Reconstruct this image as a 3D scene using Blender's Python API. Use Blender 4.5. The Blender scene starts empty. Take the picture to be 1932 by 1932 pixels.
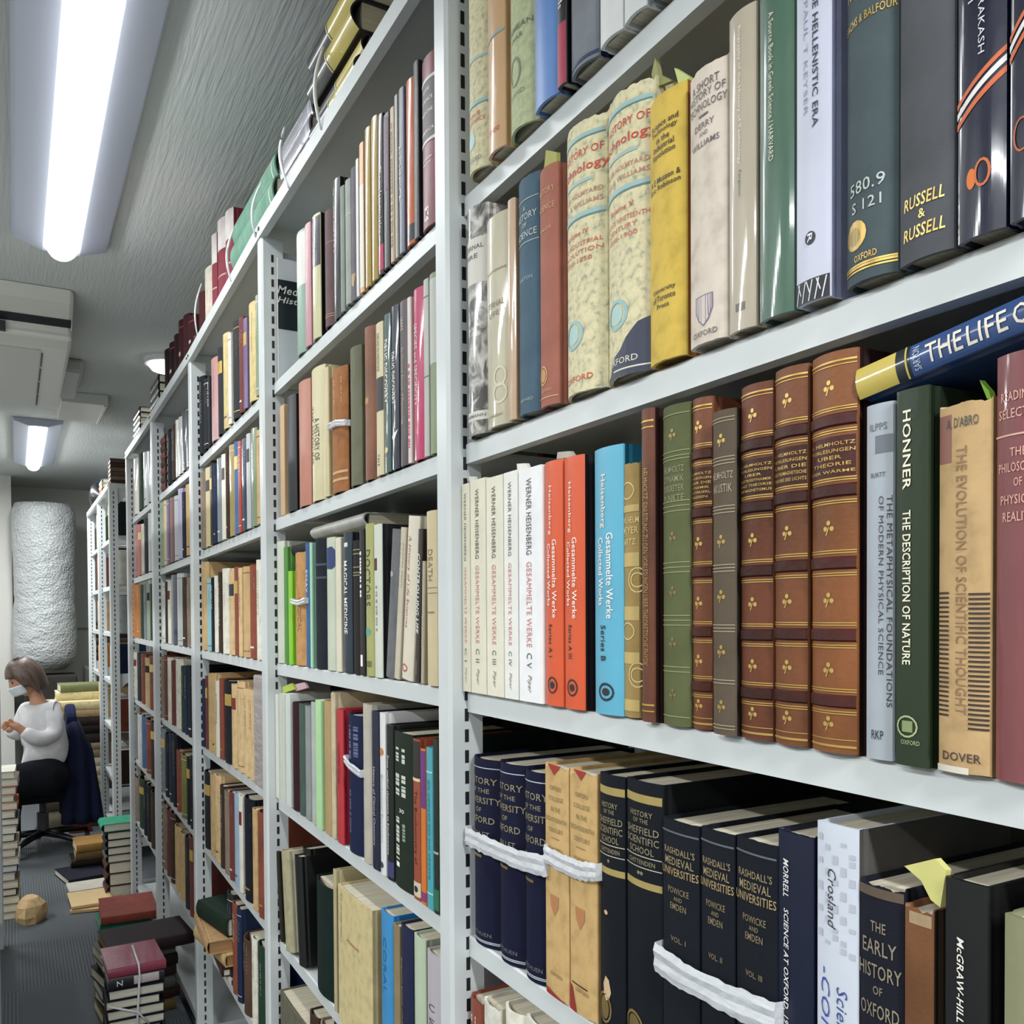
import bpy, bmesh, math, random
from mathutils import Vector, Matrix
S = bpy.context.scene
COL = S.collection
PI = math.pi
# ------------------------------------------------------------------ camera
FPX, YAW, PITCH, ROLL, PPX, PPY = 1672.87, 0.511925, -0.017954, -0.00544, 966.0, 1187.8
_w = Vector((math.sin(YAW)*math.cos(PITCH), math.cos(YAW)*math.cos(PITCH), math.sin(PITCH)))
_r0 = Vector((math.cos(YAW), -math.sin(YAW), 0)); _u0 = _r0.cross(_w)
_r = math.cos(ROLL)*_r0+math.sin(ROLL)*_u0; _u = -math.sin(ROLL)*_r0+math.cos(ROLL)*_u0
cd = bpy.data.cameras.new('camera'); cam = bpy.data.objects.new('camera', cd); COL.objects.link(cam)
M = Matrix.Identity(4)
for i, v in enumerate((_r, _u, -_w)):
    for k in range(3): M[k][i] = v[k]
cam.matrix_world = M
cd.sensor_width = 36; cd.lens = FPX/1932*36; cd.shift_y = (PPY-966)/1932; cd.clip_start = 0.02
S.camera = cam
# ------------------------------------------------------------------ world, exposure
S.view_settings.view_transform = 'Standard'; S.view_settings.look = 'None'; S.view_settings.gamma = 1
S.view_settings.use_curve_mapping = False; S.view_settings.exposure = -0.12
wd = bpy.data.worlds.new('world'); S.world = wd; wd.use_nodes = True
wd.node_tree.nodes['Background'].inputs[0].default_value = (0.86, 0.93, 1.0, 1)
wd.node_tree.nodes['Background'].inputs[1].default_value = 0.30
LAMP_W = 15.0          # watts per metre of lamp tube
AMB = 1.0
# ------------------------------------------------------------------ measured room (metres, camera height is z=0)
FLOOR, CEIL = -1.30, 1.02
PF, SF, BF = 0.44, 0.463, 0.456        # fronts of uprights, of shelf lips, of books
def ray(x, y): return _w + _r*((x-PPX)/FPX) - _u*((y-PPY)/FPX)
def onX(x, y, X): d = ray(x, y); return d*(X/d.x)
def onY(x, y, Y): d = ray(x, y); return d*(Y/d.y)
def onZ(x, y, Z): d = ray(x, y); return d*(Z/d.z)
# ------------------------------------------------------------------ materials
def lin(c): return c/12.92 if c <= .04045 else ((c+.055)/1.055)**2.4
def rgb(h, k=1.0):
    h = h.lstrip('#'); return tuple(min(1, lin(int(h[i:i+2], 16)/255)*k) for i in (0, 2, 4))+(1,)
MC = {}
def mk(name):
    m = bpy.data.materials.new(name); m.use_nodes = True
    nt = m.node_tree; return m, nt, nt.nodes['Principled BSDF']
def ramp(nt, pts):
    n = nt.nodes.new('ShaderNodeValToRGB'); e = n.color_ramp.elements
    e[0].position, e[0].color = pts[0]; e[1].position, e[1].color = pts[-1]
    for p, c in pts[1:-1]:
        q = e.new(p); q.color = c
    return n
def tex(nt, scale, sc=(1, 1, 1), detail=4, kind='ShaderNodeTexNoise', coord='Object', rot=(0, 0, 0)):
    tc = nt.nodes.new('ShaderNodeTexCoord'); mp = nt.nodes.new('ShaderNodeMapping')
    mp.inputs['Scale'].default_value = sc; mp.inputs['Rotation'].default_value = rot
    nt.links.new(tc.outputs[coord], mp.inputs[0])
    n = nt.nodes.new(kind); n.inputs['Scale'].default_value = scale
    if kind == 'ShaderNodeTexNoise': n.inputs['Detail'].default_value = detail
    nt.links.new(mp.outputs[0], n.inputs['Vector']); return n
def bump(nt, b, src, st, dist=.001):
    n = nt.nodes.new('ShaderNodeBump'); n.inputs['Strength'].default_value = st; n.inputs['Distance'].default_value = dist
    nt.links.new(src, n.inputs['Height']); nt.links.new(n.outputs[0], b.inputs['Normal'])
def mat(h, kind='cloth'):
    key = (h, kind)
    if key in MC: return MC[key]
    m, nt, b = mk('%s_%s' % (kind, h.strip('#')))
    L = nt.links.new
    dk_ = .5 if (kind in ('cloth', 'jacket', 'clear') and sum(rgb(h)[:3]) < .22) else 1.0
    if kind in ('cloth', 'oldpaper', 'speckle', 'paper', 'fabric', 'pages'): b.inputs['Specular IOR Level'].default_value = .22
    def mottle(scale, lo, hi, sc=(1, 1, 1), detail=4):
        n = tex(nt, scale, sc, detail); r = ramp(nt, [(.3, rgb(h, lo*dk_)), (.7, rgb(h, hi*dk_))]); L(n.outputs[0], r.inputs[0]); L(r.outputs[0], b.inputs['Base Color']); return n
    if kind == 'cloth':
        mottle(25, .82, 1.12); b.inputs['Roughness'].default_value = .72
        n = tex(nt, 1100, detail=1); bump(nt, b, n.outputs[0], .35, .0006)
    elif kind == 'jacket':
        mottle(14, .9, 1.05); b.inputs['Roughness'].default_value = .42
        n = tex(nt, 30); bump(nt, b, n.outputs[0], .25, .002)
    elif kind == 'clear':
        mottle(14, .9, 1.05); b.inputs['Roughness'].default_value = .35
        b.inputs['Coat Weight'].default_value = .5; b.inputs['Coat Roughness'].default_value = .06; b.inputs['Specular IOR Level'].default_value = .3
        n = tex(nt, 26, (1, 1, .4)); bump(nt, b, n.outputs[0], .5, .004)
    elif kind == 'paper':
        mottle(40, .93, 1.03); b.inputs['Roughness'].default_value = .6
        n = tex(nt, 200); bump(nt, b, n.outputs[0], .15, .0005)
    elif kind == 'oldpaper':
        n = tex(nt, 55, detail=8); r = ramp(nt, [(.30, rgb(h, .74)), (.5, rgb(h, .95)), (.75, rgb(h, 1.04))]); L(n.outputs[0], r.inputs[0])
        L(r.outputs[0], b.inputs['Base Color']); b.inputs['Roughness'].default_value = .7
        n2 = tex(nt, 60); bump(nt, b, n2.outputs[0], .4, .0015)
    elif kind == 'speckle':
        n = tex(nt, 170, detail=3); r = ramp(nt, [(.30, (.36, .38, .28, 1)), (.44, rgb(h, .88)), (.62, rgb(h, 1.02))]); L(n.outputs[0], r.inputs[0])
        L(r.outputs[0], b.inputs['Base Color']); b.inputs['Roughness'].default_value = .65
        n2 = tex(nt, 45); bump(nt, b, n2.outputs[0], .4, .0015)
    elif kind == 'photo':
        n = tex(nt, 38, (1, 1, 1), 3); n.inputs['Distortion'].default_value = 1.6
        r = ramp(nt, [(.38, (.04, .037, .033, 1)), (.46, (.16, .15, .135, 1)), (.55, (.42, .40, .36, 1)), (.66, (.60, .58, .54, 1))]); L(n.outputs[0], r.inputs[0])
        L(r.outputs[0], b.inputs['Base Color']); b.inputs['Roughness'].default_value = .35
        b.inputs['Coat Weight'].default_value = .9; b.inputs['Coat Roughness'].default_value = .08
        n2 = tex(nt, 22, (1, 1, .3)); bump(nt, b, n2.outputs[0], .5, .003)
    elif kind == 'leather':
        n = tex(nt, 16, (1, 1, .6), 6); r = ramp(nt, [(.30, rgb(h, .55)), (.52, rgb(h, 1.0)), (.68, rgb(h, 1.15)), (.76, (.42, .22, .09, 1))]); L(n.outputs[0], r.inputs[0])
        L(r.outputs[0], b.inputs['Base Color']); b.inputs['Roughness'].default_value = .45; b.inputs['Specular IOR Level'].default_value = .25
        n2 = tex(nt, 260); bump(nt, b, n2.outputs[0], .3, .001)
    elif kind == 'gold':
        b.inputs['Base Color'].default_value = rgb(h); b.inputs['Metallic'].default_value = .55; b.inputs['Roughness'].default_value = .38
    elif kind == 'ink':
        b.inputs['Base Color'].default_value = rgb(h); b.inputs['Roughness'].default_value = .55
    elif kind == 'pages':
        n = tex(nt, 420, (1, .03, .03), 2); r = ramp(nt, [(.3, rgb(h, .7)), (.7, rgb(h, 1.0))]); L(n.outputs[0], r.inputs[0])
        L(r.outputs[0], b.inputs['Base Color']); b.inputs['Roughness'].default_value = .9
    elif kind == 'metal':
        n = tex(nt, 9); r = ramp(nt, [(.3, rgb(h, .93)), (.7, rgb(h, 1.0))]); L(n.outputs[0], r.inputs[0]); L(r.outputs[0], b.inputs['Base Color'])
        b.inputs['Roughness'].default_value = .33; n2 = tex(nt, 500); bump(nt, b, n2.outputs[0], .06, .0005)
    elif kind == 'plastic':
        b.inputs['Base Color'].default_value = rgb(h); b.inputs['Roughness'].default_value = .38
    elif kind == 'film':
        b.inputs['Base Color'].default_value = rgb(h); b.inputs['Roughness'].default_value = .22; b.inputs['Alpha'].default_value = .72
        n2 = tex(nt, 60, (1, .25, 1)); bump(nt, b, n2.outputs[0], .9, .004)
    elif kind == 'wrap':
        n0 = tex(nt, 3); r = ramp(nt, [(.3, rgb(h, .85)), (.7, rgb(h, 1.0))]); L(n0.outputs[0], r.inputs[0]); L(r.outputs[0], b.inputs['Base Color'])
        b.inputs['Roughness'].default_value = .28
        v = tex(nt, 70, kind='ShaderNodeTexVoronoi'); n2 = tex(nt, 9, (1, 1, 1.6), 5)
        mx = nt.nodes.new('ShaderNodeMath'); mx.operation = 'MULTIPLY_ADD'; mx.inputs[1].default_value = 5
        L(n2.outputs[0], mx.inputs[0]); L(v.outputs['Distance'], mx.inputs[2]); bump(nt, b, mx.outputs[0], .7, .009)
    elif kind == 'fabric':
        mottle(6, .75, 1.1); b.inputs['Roughness'].default_value = .9
        n2 = tex(nt, 14, detail=3); bump(nt, b, n2.outputs[0], .5, .01)
    elif kind == 'hair':
        n = tex(nt, 60, (1, 1, .12), 4); r = ramp(nt, [(.3, rgb(h, .45)), (.7, rgb(h, 1.5))]); L(n.outputs[0], r.inputs[0]); L(r.outputs[0], b.inputs['Base Color'])
        b.inputs['Roughness'].default_value = .45; bump(nt, b, n.outputs[0], .6, .004)
    elif kind == 'skin':
        mottle(20, .92, 1.05); b.inputs['Roughness'].default_value = .5; b.inputs['Subsurface Weight'].default_value = .1
        b.inputs['Subsurface Radius'].default_value = (.01, .004, .002)
    MC[key] = m; return m
# ------------------------------------------------------------------ mesh helpers
def newmesh(name, V, F, mats, fm=None, smooth=False):
    me = bpy.data.meshes.new(name); me.from_pydata([tuple(v) for v in V], [], F)
    for m in (mats if isinstance(mats, (list, tuple)) else [mats]): me.materials.append(m)
    if fm: me.polygons.foreach_set('material_index', fm)
    if smooth: me.polygons.foreach_set('use_smooth', [True]*len(me.polygons))
    me.update(); return me
def ob(name, me, parent=None, loc=None, rot=None):
    o = bpy.data.objects.new(name, me); COL.objects.link(o)
    if parent: o.parent = parent
    if loc is not None: o.location = loc
    if rot is not None: o.rotation_euler = rot
    return o
def tag(o, label=None, cat=None, group=None, kind=None):
    if label: o['label'] = label
    if cat: o['category'] = cat
    if group: o['group'] = group
    if kind: o['kind'] = kind
    return o
class MB:
    def __init__(s): s.V = []; s.F = []; s.m = []
    def add(s, V, F, mi=0):
        b = len(s.V); s.V += [tuple(v) for v in V]; s.F += [tuple(b+i for i in f) for f in F]; s.m += [mi]*len(F)
    def box(s, x0, x1, y0, y1, z0, z1, mi=0):
        s.add([(x, y, z) for z in (z0, z1) for y in (y0, y1) for x in (x0, x1)],
              [(0, 2, 3, 1), (4, 5, 7, 6), (0, 1, 5, 4), (2, 6, 7, 3), (0, 4, 6, 2), (1, 3, 7, 5)], mi)
    def prism(s, pts, z0, z1, mi=0, axis='z'):
        n = len(pts)
        def P(a, b, c): return {'z': (a, b, c), 'y': (a, c, b), 'x': (c, a, b)}[axis]
        V = [P(a, b, z0) for a, b in pts]+[P(a, b, z1) for a, b in pts]
        F = [tuple(range(n))[::-1], tuple(range(n, 2*n))]+[(i, (i+1) % n, n+(i+1) % n, n+i) for i in range(n)]
        s.add(V, F, mi)
    def tube(s, path, r, n=8, mi=0, cap=True):
        path = [Vector(q) for q in path]; rr = r if isinstance(r, (list, tuple)) else [r]*len(path)
        V = []; up = Vector((0, 0, 1))
        for i, q in enumerate(path):
            t = (path[min(i+1, len(path)-1)]-path[max(i-1, 0)]).normalized()
            a = t.cross(up if abs(t.dot(up)) < .95 else Vector((1, 0, 0))).normalized(); b2 = t.cross(a)
            for k in range(n): V.append(q+a*(rr[i]*math.cos(2*PI*k/n))+b2*(rr[i]*math.sin(2*PI*k/n)))
        F = [(i*n+k, i*n+(k+1) % n, (i+1)*n+(k+1) % n, (i+1)*n+k) for i in range(len(path)-1) for k in range(n)]
        if cap: F += [tuple(range(n))[::-1], tuple(range((len(path)-1)*n, len(path)*n))]
        s.add(V, F, mi)
    def mesh(s, name, mats, smooth=False): return newmesh(name, s.V, s.F, mats, s.m, smooth)
    def obj(s, name, mats, parent=None, smooth=False, bev=0):
        o = ob(name, s.mesh(name, mats, smooth), parent)
        if bev:
            b = o.modifiers.new('bevel', 'BEVEL'); b.width = bev; b.segments = 2; b.limit_method = 'ANGLE'
        return o
# flat lettering, cached as 2-D triangles
TC = {}
def text2d(s, shear=0.0, bold=0.0):
    k = (s, shear, bold)
    if k in TC: return TC[k]
    c = bpy.data.curves.new('t', 'FONT'); c.body = s; c.resolution_u = 2; c.shear = shear; c.offset = bold; c.space_character = 1.05
    o = bpy.data.objects.new('t', c); COL.objects.link(o)
    dg = bpy.context.evaluated_depsgraph_get(); me = bpy.data.meshes.new_from_object(o.evaluated_get(dg))
    V = [(v.co.x, v.co.y) for v in me.vertices]; F = [tuple(p.vertices) for p in me.polygons]
    bpy.data.objects.remove(o); bpy.data.curves.remove(c); bpy.data.meshes.remove(me)
    if V:
        x0 = min(a for a, b in V); x1 = max(a for a, b in V); y0 = min(b for a, b in V); y1 = max(b for a, b in V)
        V = [((a-x0)/(x1-x0), (b-y0)/max(1e-6, (y1-y0))) for a, b in V]
    TC[k] = (V, F); return TC[k]
def cut2d(V, F, axis, n):
    if not F: return V, F
    bm = bmesh.new(); vs = [bm.verts.new((a, b, 0)) for a, b in V]
    for f in F:
        try: bm.faces.new([vs[i] for i in f])
        except ValueError: pass
    lo = min(v[axis] for v in V); hi = max(v[axis] for v in V)
    for i in range(1, n):
        c = lo+(hi-lo)*i/n; co = (c, 0, 0) if axis == 0 else (0, c, 0); no = (1, 0, 0) if axis == 0 else (0, 1, 0)
        bmesh.ops.bisect_plane(bm, geom=bm.verts[:]+bm.edges[:]+bm.faces[:], plane_co=co, plane_no=no)
    bmesh.ops.triangulate(bm, faces=[f for f in bm.faces if len(f.verts) > 4])
    bm.verts.index_update(); out = [(v.co.x, v.co.y) for v in bm.verts], [tuple(v.index for v in f.verts) for f in bm.faces]
    bm.free(); return out
CC = {}
def cuttext(txt, axis, n, *a):
    k = (txt, axis, n)+a
    if k not in CC: CC[k] = cut2d(*text2d(txt, *a), axis, n)
    return CC[k]
# ------------------------------------------------------------------ BOOK builder
# local frame: x = viewer's right along the spine, y = depth (0 at the spine crown), z = up
KB = {'cloth': .14, 'jacket': .10, 'clear': .12, 'paper': .0, 'oldpaper': .13, 'speckle': .20, 'photo': .2, 'leather': .2}
def book_parts(par, t, h, w, color, kind, decos=(), rnd=None, pages='E8E2D0', bl=None, jag=0, detail=True, paperback=False, side=None, rg=None):
    rg = rg or random.Random(int(t*1e6)+int(h*1e5))
    mk_ = kind
    b = (KB[kind] if bl is None else bl)*t
    if paperback: b = min(b, .02*t)
    c = .0025 if not paperback else .0005
    c = min(c, t*.2)
    N = (20 if t > .017 else 8) if detail and b > 0 else 4
    def prof(u): return b*(2*u/t)**2
    out = [(-t/2, w), (-t/2, b+.009)]
    if not paperback: out += [(-t/2+.0012, b+.006)]
    out += [(-t/2+.0003, b+.001)]
    i0 = len(out)
    us = [-t/2+.0008+(t-.0016)*i/N for i in range(N+1)]
    out += [(u, prof(u)) for u in us]
    i1 = len(out)
    out += [(-x, y) for x, y in out[:i0]][::-1]
    inn = []
    for i, (x, y) in enumerate(out):
        if i0 <= i < i1: inn.append((max(-t/2+c, min(t/2-c, x*.96)), y+c*1.2))
        else: inn.append((math.copysign(t/2-c, x), y if y > b+.003 else y+c))
    n = len(out); V = []
    zs = [0, h]
    jr = [rg.random() for _ in range(n+6)]; js = [(jr[i]+jr[i+1]+jr[i+2]*1.5+jr[i+3])/4.5*.75+.25*(rg.random() < .22)*rg.random() for i in range(n)]
    for li, z in enumerate(zs):
        for i, (x, y) in enumerate(out):
            dz = 0
            if jag and li and i0 <= i < i1: dz = -js[i]*jag
            if jag and not li and i0 <= i < i1: dz = js[n-1-i]*jag*.35
            V.append((x, y, z+dz))
        for i, (x, y) in enumerate(inn):
            dz = V[li*2*n+i][2]-z
            V.append((x, y, z+dz))
    F = []
    for i in range(n-1):
        F += [(i, i+1, 2*n+i+1, 2*n+i), (n+i+1, n+i, 3*n+i, 3*n+i+1), (2*n+i, 2*n+i+1, 3*n+i+1, 3*n+i), (i+1, i, n+i, n+i+1)]
    F += [(0, 2*n, 3*n, n), (n-1, 2*n-1, 4*n-1, 3*n-1)]
    mats = [mat(color, mk_)]; fm = [0]*len(F)
    if side:
        mats.append(mat(side, 'cloth'))
        for i in range(n-1):
            if i < i0-1 or i >= i1: fm[4*i] = 1
    cov = ob('cover', newmesh('cover', V, F, mats, fm), par)
    ins = .0035 if not paperback else .0003
    pg = MB(); y0 = b+c*1.4+.001; y1 = w-(.004 if not paperback else 0)
    pg.box(-t/2+c*1.05, t/2-c*1.05, y0, y1, ins, h-ins)
    pg.obj('page_block', mat(pages, 'pages'), par)
    # conformal decorations on the spine
    def P(u, z, e=.00035): return (u, prof(u)-e, z)
    byc = {}
    for d in decos:
        k = d[0]
        if k == 'H':      # text across: txt, z frac of baseline centre, width frac, cap-height frac of h, colour
            _, txt, zc, wf, cf, colr = d[:6]; V2, F2 = cuttext(txt, 0, 10 if b > .0008 else 1, *(d[6] if len(d) > 6 else (0, .004)))
            key = ('lettering', colr, 'gold' if colr in GOLDS else 'ink'); q = byc.setdefault(key, MB())
            q.add([P((a-.5)*wf*t, (zc+(bb-.5)*cf)*h, .0006) for a, bb in V2], F2)
        elif k == 'V':    # text down the spine: txt, z top, z bottom, s centre, cap height frac of t, colour
            _, txt, zt, zb, sc, cf, colr = d[:7]; V2, F2 = cuttext(txt, 1, 4 if b > .0008 else 1, *(d[7] if len(d) > 7 else (0, .0)))
            key = ('lettering', colr, 'gold' if colr in GOLDS else 'ink'); q = byc.setdefault(key, MB())
            q.add([P((sc-.5+(bb-.5)*cf)*t, (zt-(zt-zb)*a)*h, .0006) for a, bb in V2], F2)
        elif k in 'BPR':  # band (z centre, thickness m, colour) / panel (z0, z1, colour, s0, s1) / raised band
            if k == 'P': z0, z1, colr = d[1]*h, d[2]*h, d[3]; s0, s1 = (d[4], d[5]) if len(d) > 4 else (0.02, .98)
            else: z0, z1, colr = d[1]*h-d[2]/2, d[1]*h+d[2]/2, d[3]; s0, s1 = (d[4], d[5]) if len(d) > 4 else (.02, .98)
            q = byc.setdefault(({'B': 'tooling', 'P': 'spine_label', 'R': 'raised_band'}[k], colr, 'gold' if colr in GOLDS else kind if k != 'B' and kind in ('leather', 'cloth', 'clear') else 'ink')+((len(byc),) if k != 'B' else ()), MB())
            e = .0002 if k == 'P' else .0005
            if k == 'R': e = .0016
            us2 = [(s0-.5+(s1-s0)*i/N)*t for i in range(N+1)]
            Vq = [P(u, z0, e) for u in us2]+[P(u, z1, e) for u in us2]; Fq = [(i, i+1, N+2+i, N+1+i) for i in range(N)]
            if k == 'R':
                Vq += [P(u, z0-.0012, 0) for u in us2]+[P(u, z1+.0012, 0) for u in us2]
                for i in range(N): Fq += [(2*(N+1)+i, 2*(N+1)+i+1, i+1, i), (N+1+i, N+2+i, 3*(N+1)+i+1, 3*(N+1)+i)]
            q.add(Vq, Fq)
        elif k in 'SOE':  # polygon / ring / ellipse
            colr = d[-1]; q = byc.setdefault(('emblem', colr, 'gold' if colr in GOLDS else 'ink'), MB())
            if k == 'S':
                V2, F2 = cut2d(list(d[1]), [tuple(range(len(d[1])))], 0, 8 if b > .0008 else 1); q.add([P((a-.5)*t, bb*h, .00045) for a, bb in V2], F2)
            else:
                sc, zc, rs, rz = d[1:5]; n2 = 14
                ring = [((sc-.5)*t+rs*t*math.cos(2*PI*i/n2), zc*h+rz*h*math.sin(2*PI*i/n2)) for i in range(n2)]
                if k == 'E':
                    V2, F2 = cut2d(ring, [tuple(range(n2))], 0, 5 if b > .0008 else 1); q.add([P(a, bb, .0004) for a, bb in V2], F2)
                else:
                    r2 = [((sc-.5)*t+(rs-.05)*t*math.cos(2*PI*i/n2), zc*h+(rz-.05*t/h)*h*math.sin(2*PI*i/n2)) for i in range(n2)]
                    q.add([P(a, bb, .0005) for a, bb in ring+r2], [(i, (i+1) % n2, n2+(i+1) % n2, n2+i) for i in range(n2)])
        elif k == 'D':    # small illegible title marks down the spine
            _, zt, zb, sc, cf, colr = d; q = byc.setdefault(('lettering', colr, 'gold' if colr in GOLDS else 'ink'), MB()); z = zt*h
            while z > zb*h:
                l = rg.uniform(.002, .006); u0 = (sc-.5-cf/2)*t; u1 = (sc-.5+cf/2)*t
                q.add([P(u0, z-l), P(u1, z-l), P(u1, z), P(u0, z)], [(0, 1, 2, 3)]); z -= l+rg.choice((.0012, .0012, .004))
        elif k == 'L':    # clover ornament
            _, zc, colr = d; q = byc.setdefault(('emblem', colr, 'gold'), MB()); z = zc*h; s = .0027
            for a, r_ in ((90, s), (200, s), (340, s)):
                cx, cz = s*math.cos(math.radians(a)), z+s*math.sin(math.radians(a))
                q.add([P(cx+s*.62*math.cos(2*PI*i/7), cz+s*.62*math.sin(2*PI*i/7)) for i in range(7)], [tuple(range(7))])
            q.add([P(-s*.1, z), P(-s*.9, z-s*1.9), P(-s*.5, z-s*1.9), P(s*.25, z)], [(0, 1, 2, 3)])
    for (nm, colr, kk, *_x), q in byc.items():
        if q.F: ob(nm, newmesh(nm, q.V, q.F, mat(colr, kk)), par)
GOLDS = ('C4A258', 'C8A860', 'D9B45A', 'C9A650', 'E0C070', 'A98E52', 'B89A55', '8F7B4A')
BASIS = Matrix(((0, 1, 0), (-1, 0, 0), (0, 0, 1)))        # x->-Y, y->+X, z->Z
NB = [0]; FAR = [False]; STUFF = []
def book(label, t, h, w, color, kind, loc, group=None, M3=None, name='book', **kw):
    """loc = world position of the spine crown's bottom centre"""
    root = bpy.data.objects.new(name, None); COL.objects.link(root); root.empty_display_size = .02
    tag(root, label, 'book', group)
    m = (M3 or BASIS).to_4x4(); m.translation = Vector(loc); root.matrix_world = m
    book_parts(root, t, h, w, color, kind, **kw)
    if FAR[0]: STUFF.append(root)
    else: NB[0] += 1
    return root
ORD = ['leftmost', 'second from left', 'third from left', 'fourth from left', 'fifth from left', 'sixth from left', 'seventh from left', 'eighth from left', 'ninth from left', 'tenth from left', 'eleventh from left', 'twelfth from left', 'thirteenth from left', 'fourteenth from left']
# ------------------------------------------------------------------ shelf heights (lip bottom) along the rack
LV = {'T': ((0, .775), (.95, .763), (1.8, .755), (2.65, .712), (3.45, .698), (4.3, .69)),
      'A': ((0, .468), (.95, .461), (1.8, .443), (2.65, .418), (3.45, .41), (4.3, .405)),
      'B': ((0, .175), (.95, .175), (1.8, .170), (2.65, .157), (3.45, .146), (4.3, .140)),
      'C': ((0, -.1155), (.95, -.115), (1.8, -.121), (2.65, -.121), (3.45, -.12), (4.3, -.118)),
      'D': ((0, -.406), (.95, -.403), (1.8, -.393), (2.65, -.392), (3.45, -.389), (4.3, -.385)),
      'E': ((0, -.69), (.95, -.69), (1.8, -.682), (2.65, -.668), (3.45, -.655), (4.3, -.65)),
      'F': ((0, -.965), (.95, -.965), (1.8, -.955), (2.65, -.94), (3.45, -.93), (4.3, -.92)),
      'G': ((0, -1.22), (.95, -1.22), (1.8, -1.22), (2.65, -1.22), (3.45, -1.22), (4.3, -1.22))}
LIP = .024
def lvl(k, Y):
    P = LV[k]; Y = max(P[0][0], min(P[-1][0], Y))
    for (a, za), (b, zb) in zip(P, P[1:]):
        if a <= Y <= b: return za+(zb-za)*(Y-a)/(b-a)
POSTY = [.932, 1.795, 2.62, 3.42, 4.235]; PW = .034       # near faces of the front uprights
WHITE = 'D2D7D7'
white = mat(WHITE, 'metal')
# ================================================================== STRUCTURE
def structure(name, mb, m):
    o = ob(name, mb.mesh(name, m)); o['kind'] = 'structure'; return o
m, nt, b = mk('carpet'); L = nt.links.new
ch = tex(nt, 2.0, kind='ShaderNodeTexChecker'); wa = tex(nt, 28, kind='ShaderNodeTexWave'); wb = tex(nt, 28, kind='ShaderNodeTexWave', rot=(0, 0, PI/2))
for q in (wa, wb): q.inputs['Distortion'].default_value = .6; q.inputs['Detail'].default_value = 2
mx = nt.nodes.new('ShaderNodeMix'); L(ch.outputs['Fac'], mx.inputs[0]); L(wa.outputs['Fac'], mx.inputs[2]); L(wb.outputs['Fac'], mx.inputs[3])
r = ramp(nt, [(.0, rgb('3F4347')), (1, rgb('6E7478'))]); no = tex(nt, 260); ad = nt.nodes.new('ShaderNodeMix'); ad.inputs[0].default_value = .45
L(mx.outputs[0], ad.inputs[2]); L(no.outputs[0], ad.inputs[3]); L(ad.outputs[0], r.inputs[0]); L(r.outputs[0], b.inputs['Base Color']); b.inputs['Roughness'].default_value = .95
bump(nt, b, ad.outputs[0], .6, .004)
fl = MB(); fl.box(-2.2, 2.2, -2.2, 8.3, FLOOR-.05, FLOOR); structure('floor', fl, m)
m, nt, b = mk('ceiling_paper'); L = nt.links.new
n = tex(nt, 1, (130, 9, 1), 3, coord='Object'); n.inputs['Distortion'].default_value = .5
b.inputs['Base Color'].default_value = rgb('C9CDCB'); b.inputs['Roughness'].default_value = .85; bump(nt, b, n.outputs[0], .5, .004)
ce = MB(); ce.box(-2.2, 2.2, -2.2, 8.3, CEIL, CEIL+.05); structure('ceiling', ce, m)
wallm, nt, b = mk('wall_paint'); b.inputs['Base Color'].default_value = rgb('CFCFC8'); b.inputs['Roughness'].default_value = .8
n = tex(nt, 120); bump(nt, b, n.outputs[0], .3, .001)
w_ = MB(); w_.box(-2.2, 2.2, 8.0, 8.05, FLOOR, CEIL); structure('wall_back', w_, wallm)
w_ = MB(); w_.box(-2.2, onY(22, 1000, 7.4).x, 7.4, 7.99, FLOOR, CEIL); structure('wall_corner', w_, wallm)
w_ = MB(); w_.box(2.15, 2.2, -2.2, 8.0, FLOOR, CEIL); structure('wall_right', w_, wallm)
w_ = MB(); w_.box(-2.2, -2.15, -2.2, 8.0, FLOOR, CEIL); structure('wall_left', w_, wallm)
w_ = MB(); w_.box(.3, 2.1, 7.985, 7.998, -.105, -.095); tag(ob('trim_1', w_.mesh('trim_1', mat('9A9A96', 'plastic'))), kind='structure')
# ================================================================== LIGHTS
def fixture(cx, y0, y1, label, wpm):
    root = tag(ob('ceiling_light', None, None, (cx, (y0+y1)/2, CEIL)), label, 'ceiling light')
    l = (y1-y0)/2; hw = .118
    bd = MB()
    pts = [(-hw, 0), (-hw+.006, -.018), (-.045, -.040), (.045, -.040), (hw-.006, -.018), (hw, 0)]
    bd.prism([(a, z) for a, z in pts], -l, l, axis='y')
    bd.obj('housing', mat('B2B8C8', 'plastic'), root, bev=.003)
    tb = MB(); n = 12; V = []; tl = l-.01
    secs = [(-tl+.0, .55), (-tl+.012, .85), (-tl+.035, 1), (tl-.035, 1), (tl-.012, .85), (tl, .55)]
    for yy, k in secs:
        for i in range(n+1):
            a = PI*i/n; V.append((-.038*k*math.cos(a), yy, -.040-.034*k*math.sin(a)))
    F = [(j*(n+1)+i, j*(n+1)+i+1, (j+1)*(n+1)+i+1, (j+1)*(n+1)+i) for j in range(len(secs)-1) for i in range(n)]
    F += [tuple(range(n+1)), tuple(range((len(secs)-1)*(n+1), len(secs)*(n+1)))[::-1]]
    tb.add(V, F)
    em, nt, b = mk('lamp_diffuser'); b.inputs['Base Color'].default_value = (1, 1, 1, 1); b.inputs['Emission Color'].default_value = (.97, .99, 1, 1); b.inputs['Emission Strength'].default_value = 13
    tb.obj('light_tube', em, root, smooth=True)
    ld = bpy.data.lights.new('tube_light', 'AREA'); ld.shape = 'RECTANGLE'; ld.size = .09; ld.size_y = (y1-y0)*.96
    ld.energy = LAMP_W*wpm*(y1-y0); ld.color = (.96, .985, 1)
    lo = ob('tube_light', ld, root, (0, 0, -.078))
    return root
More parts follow.
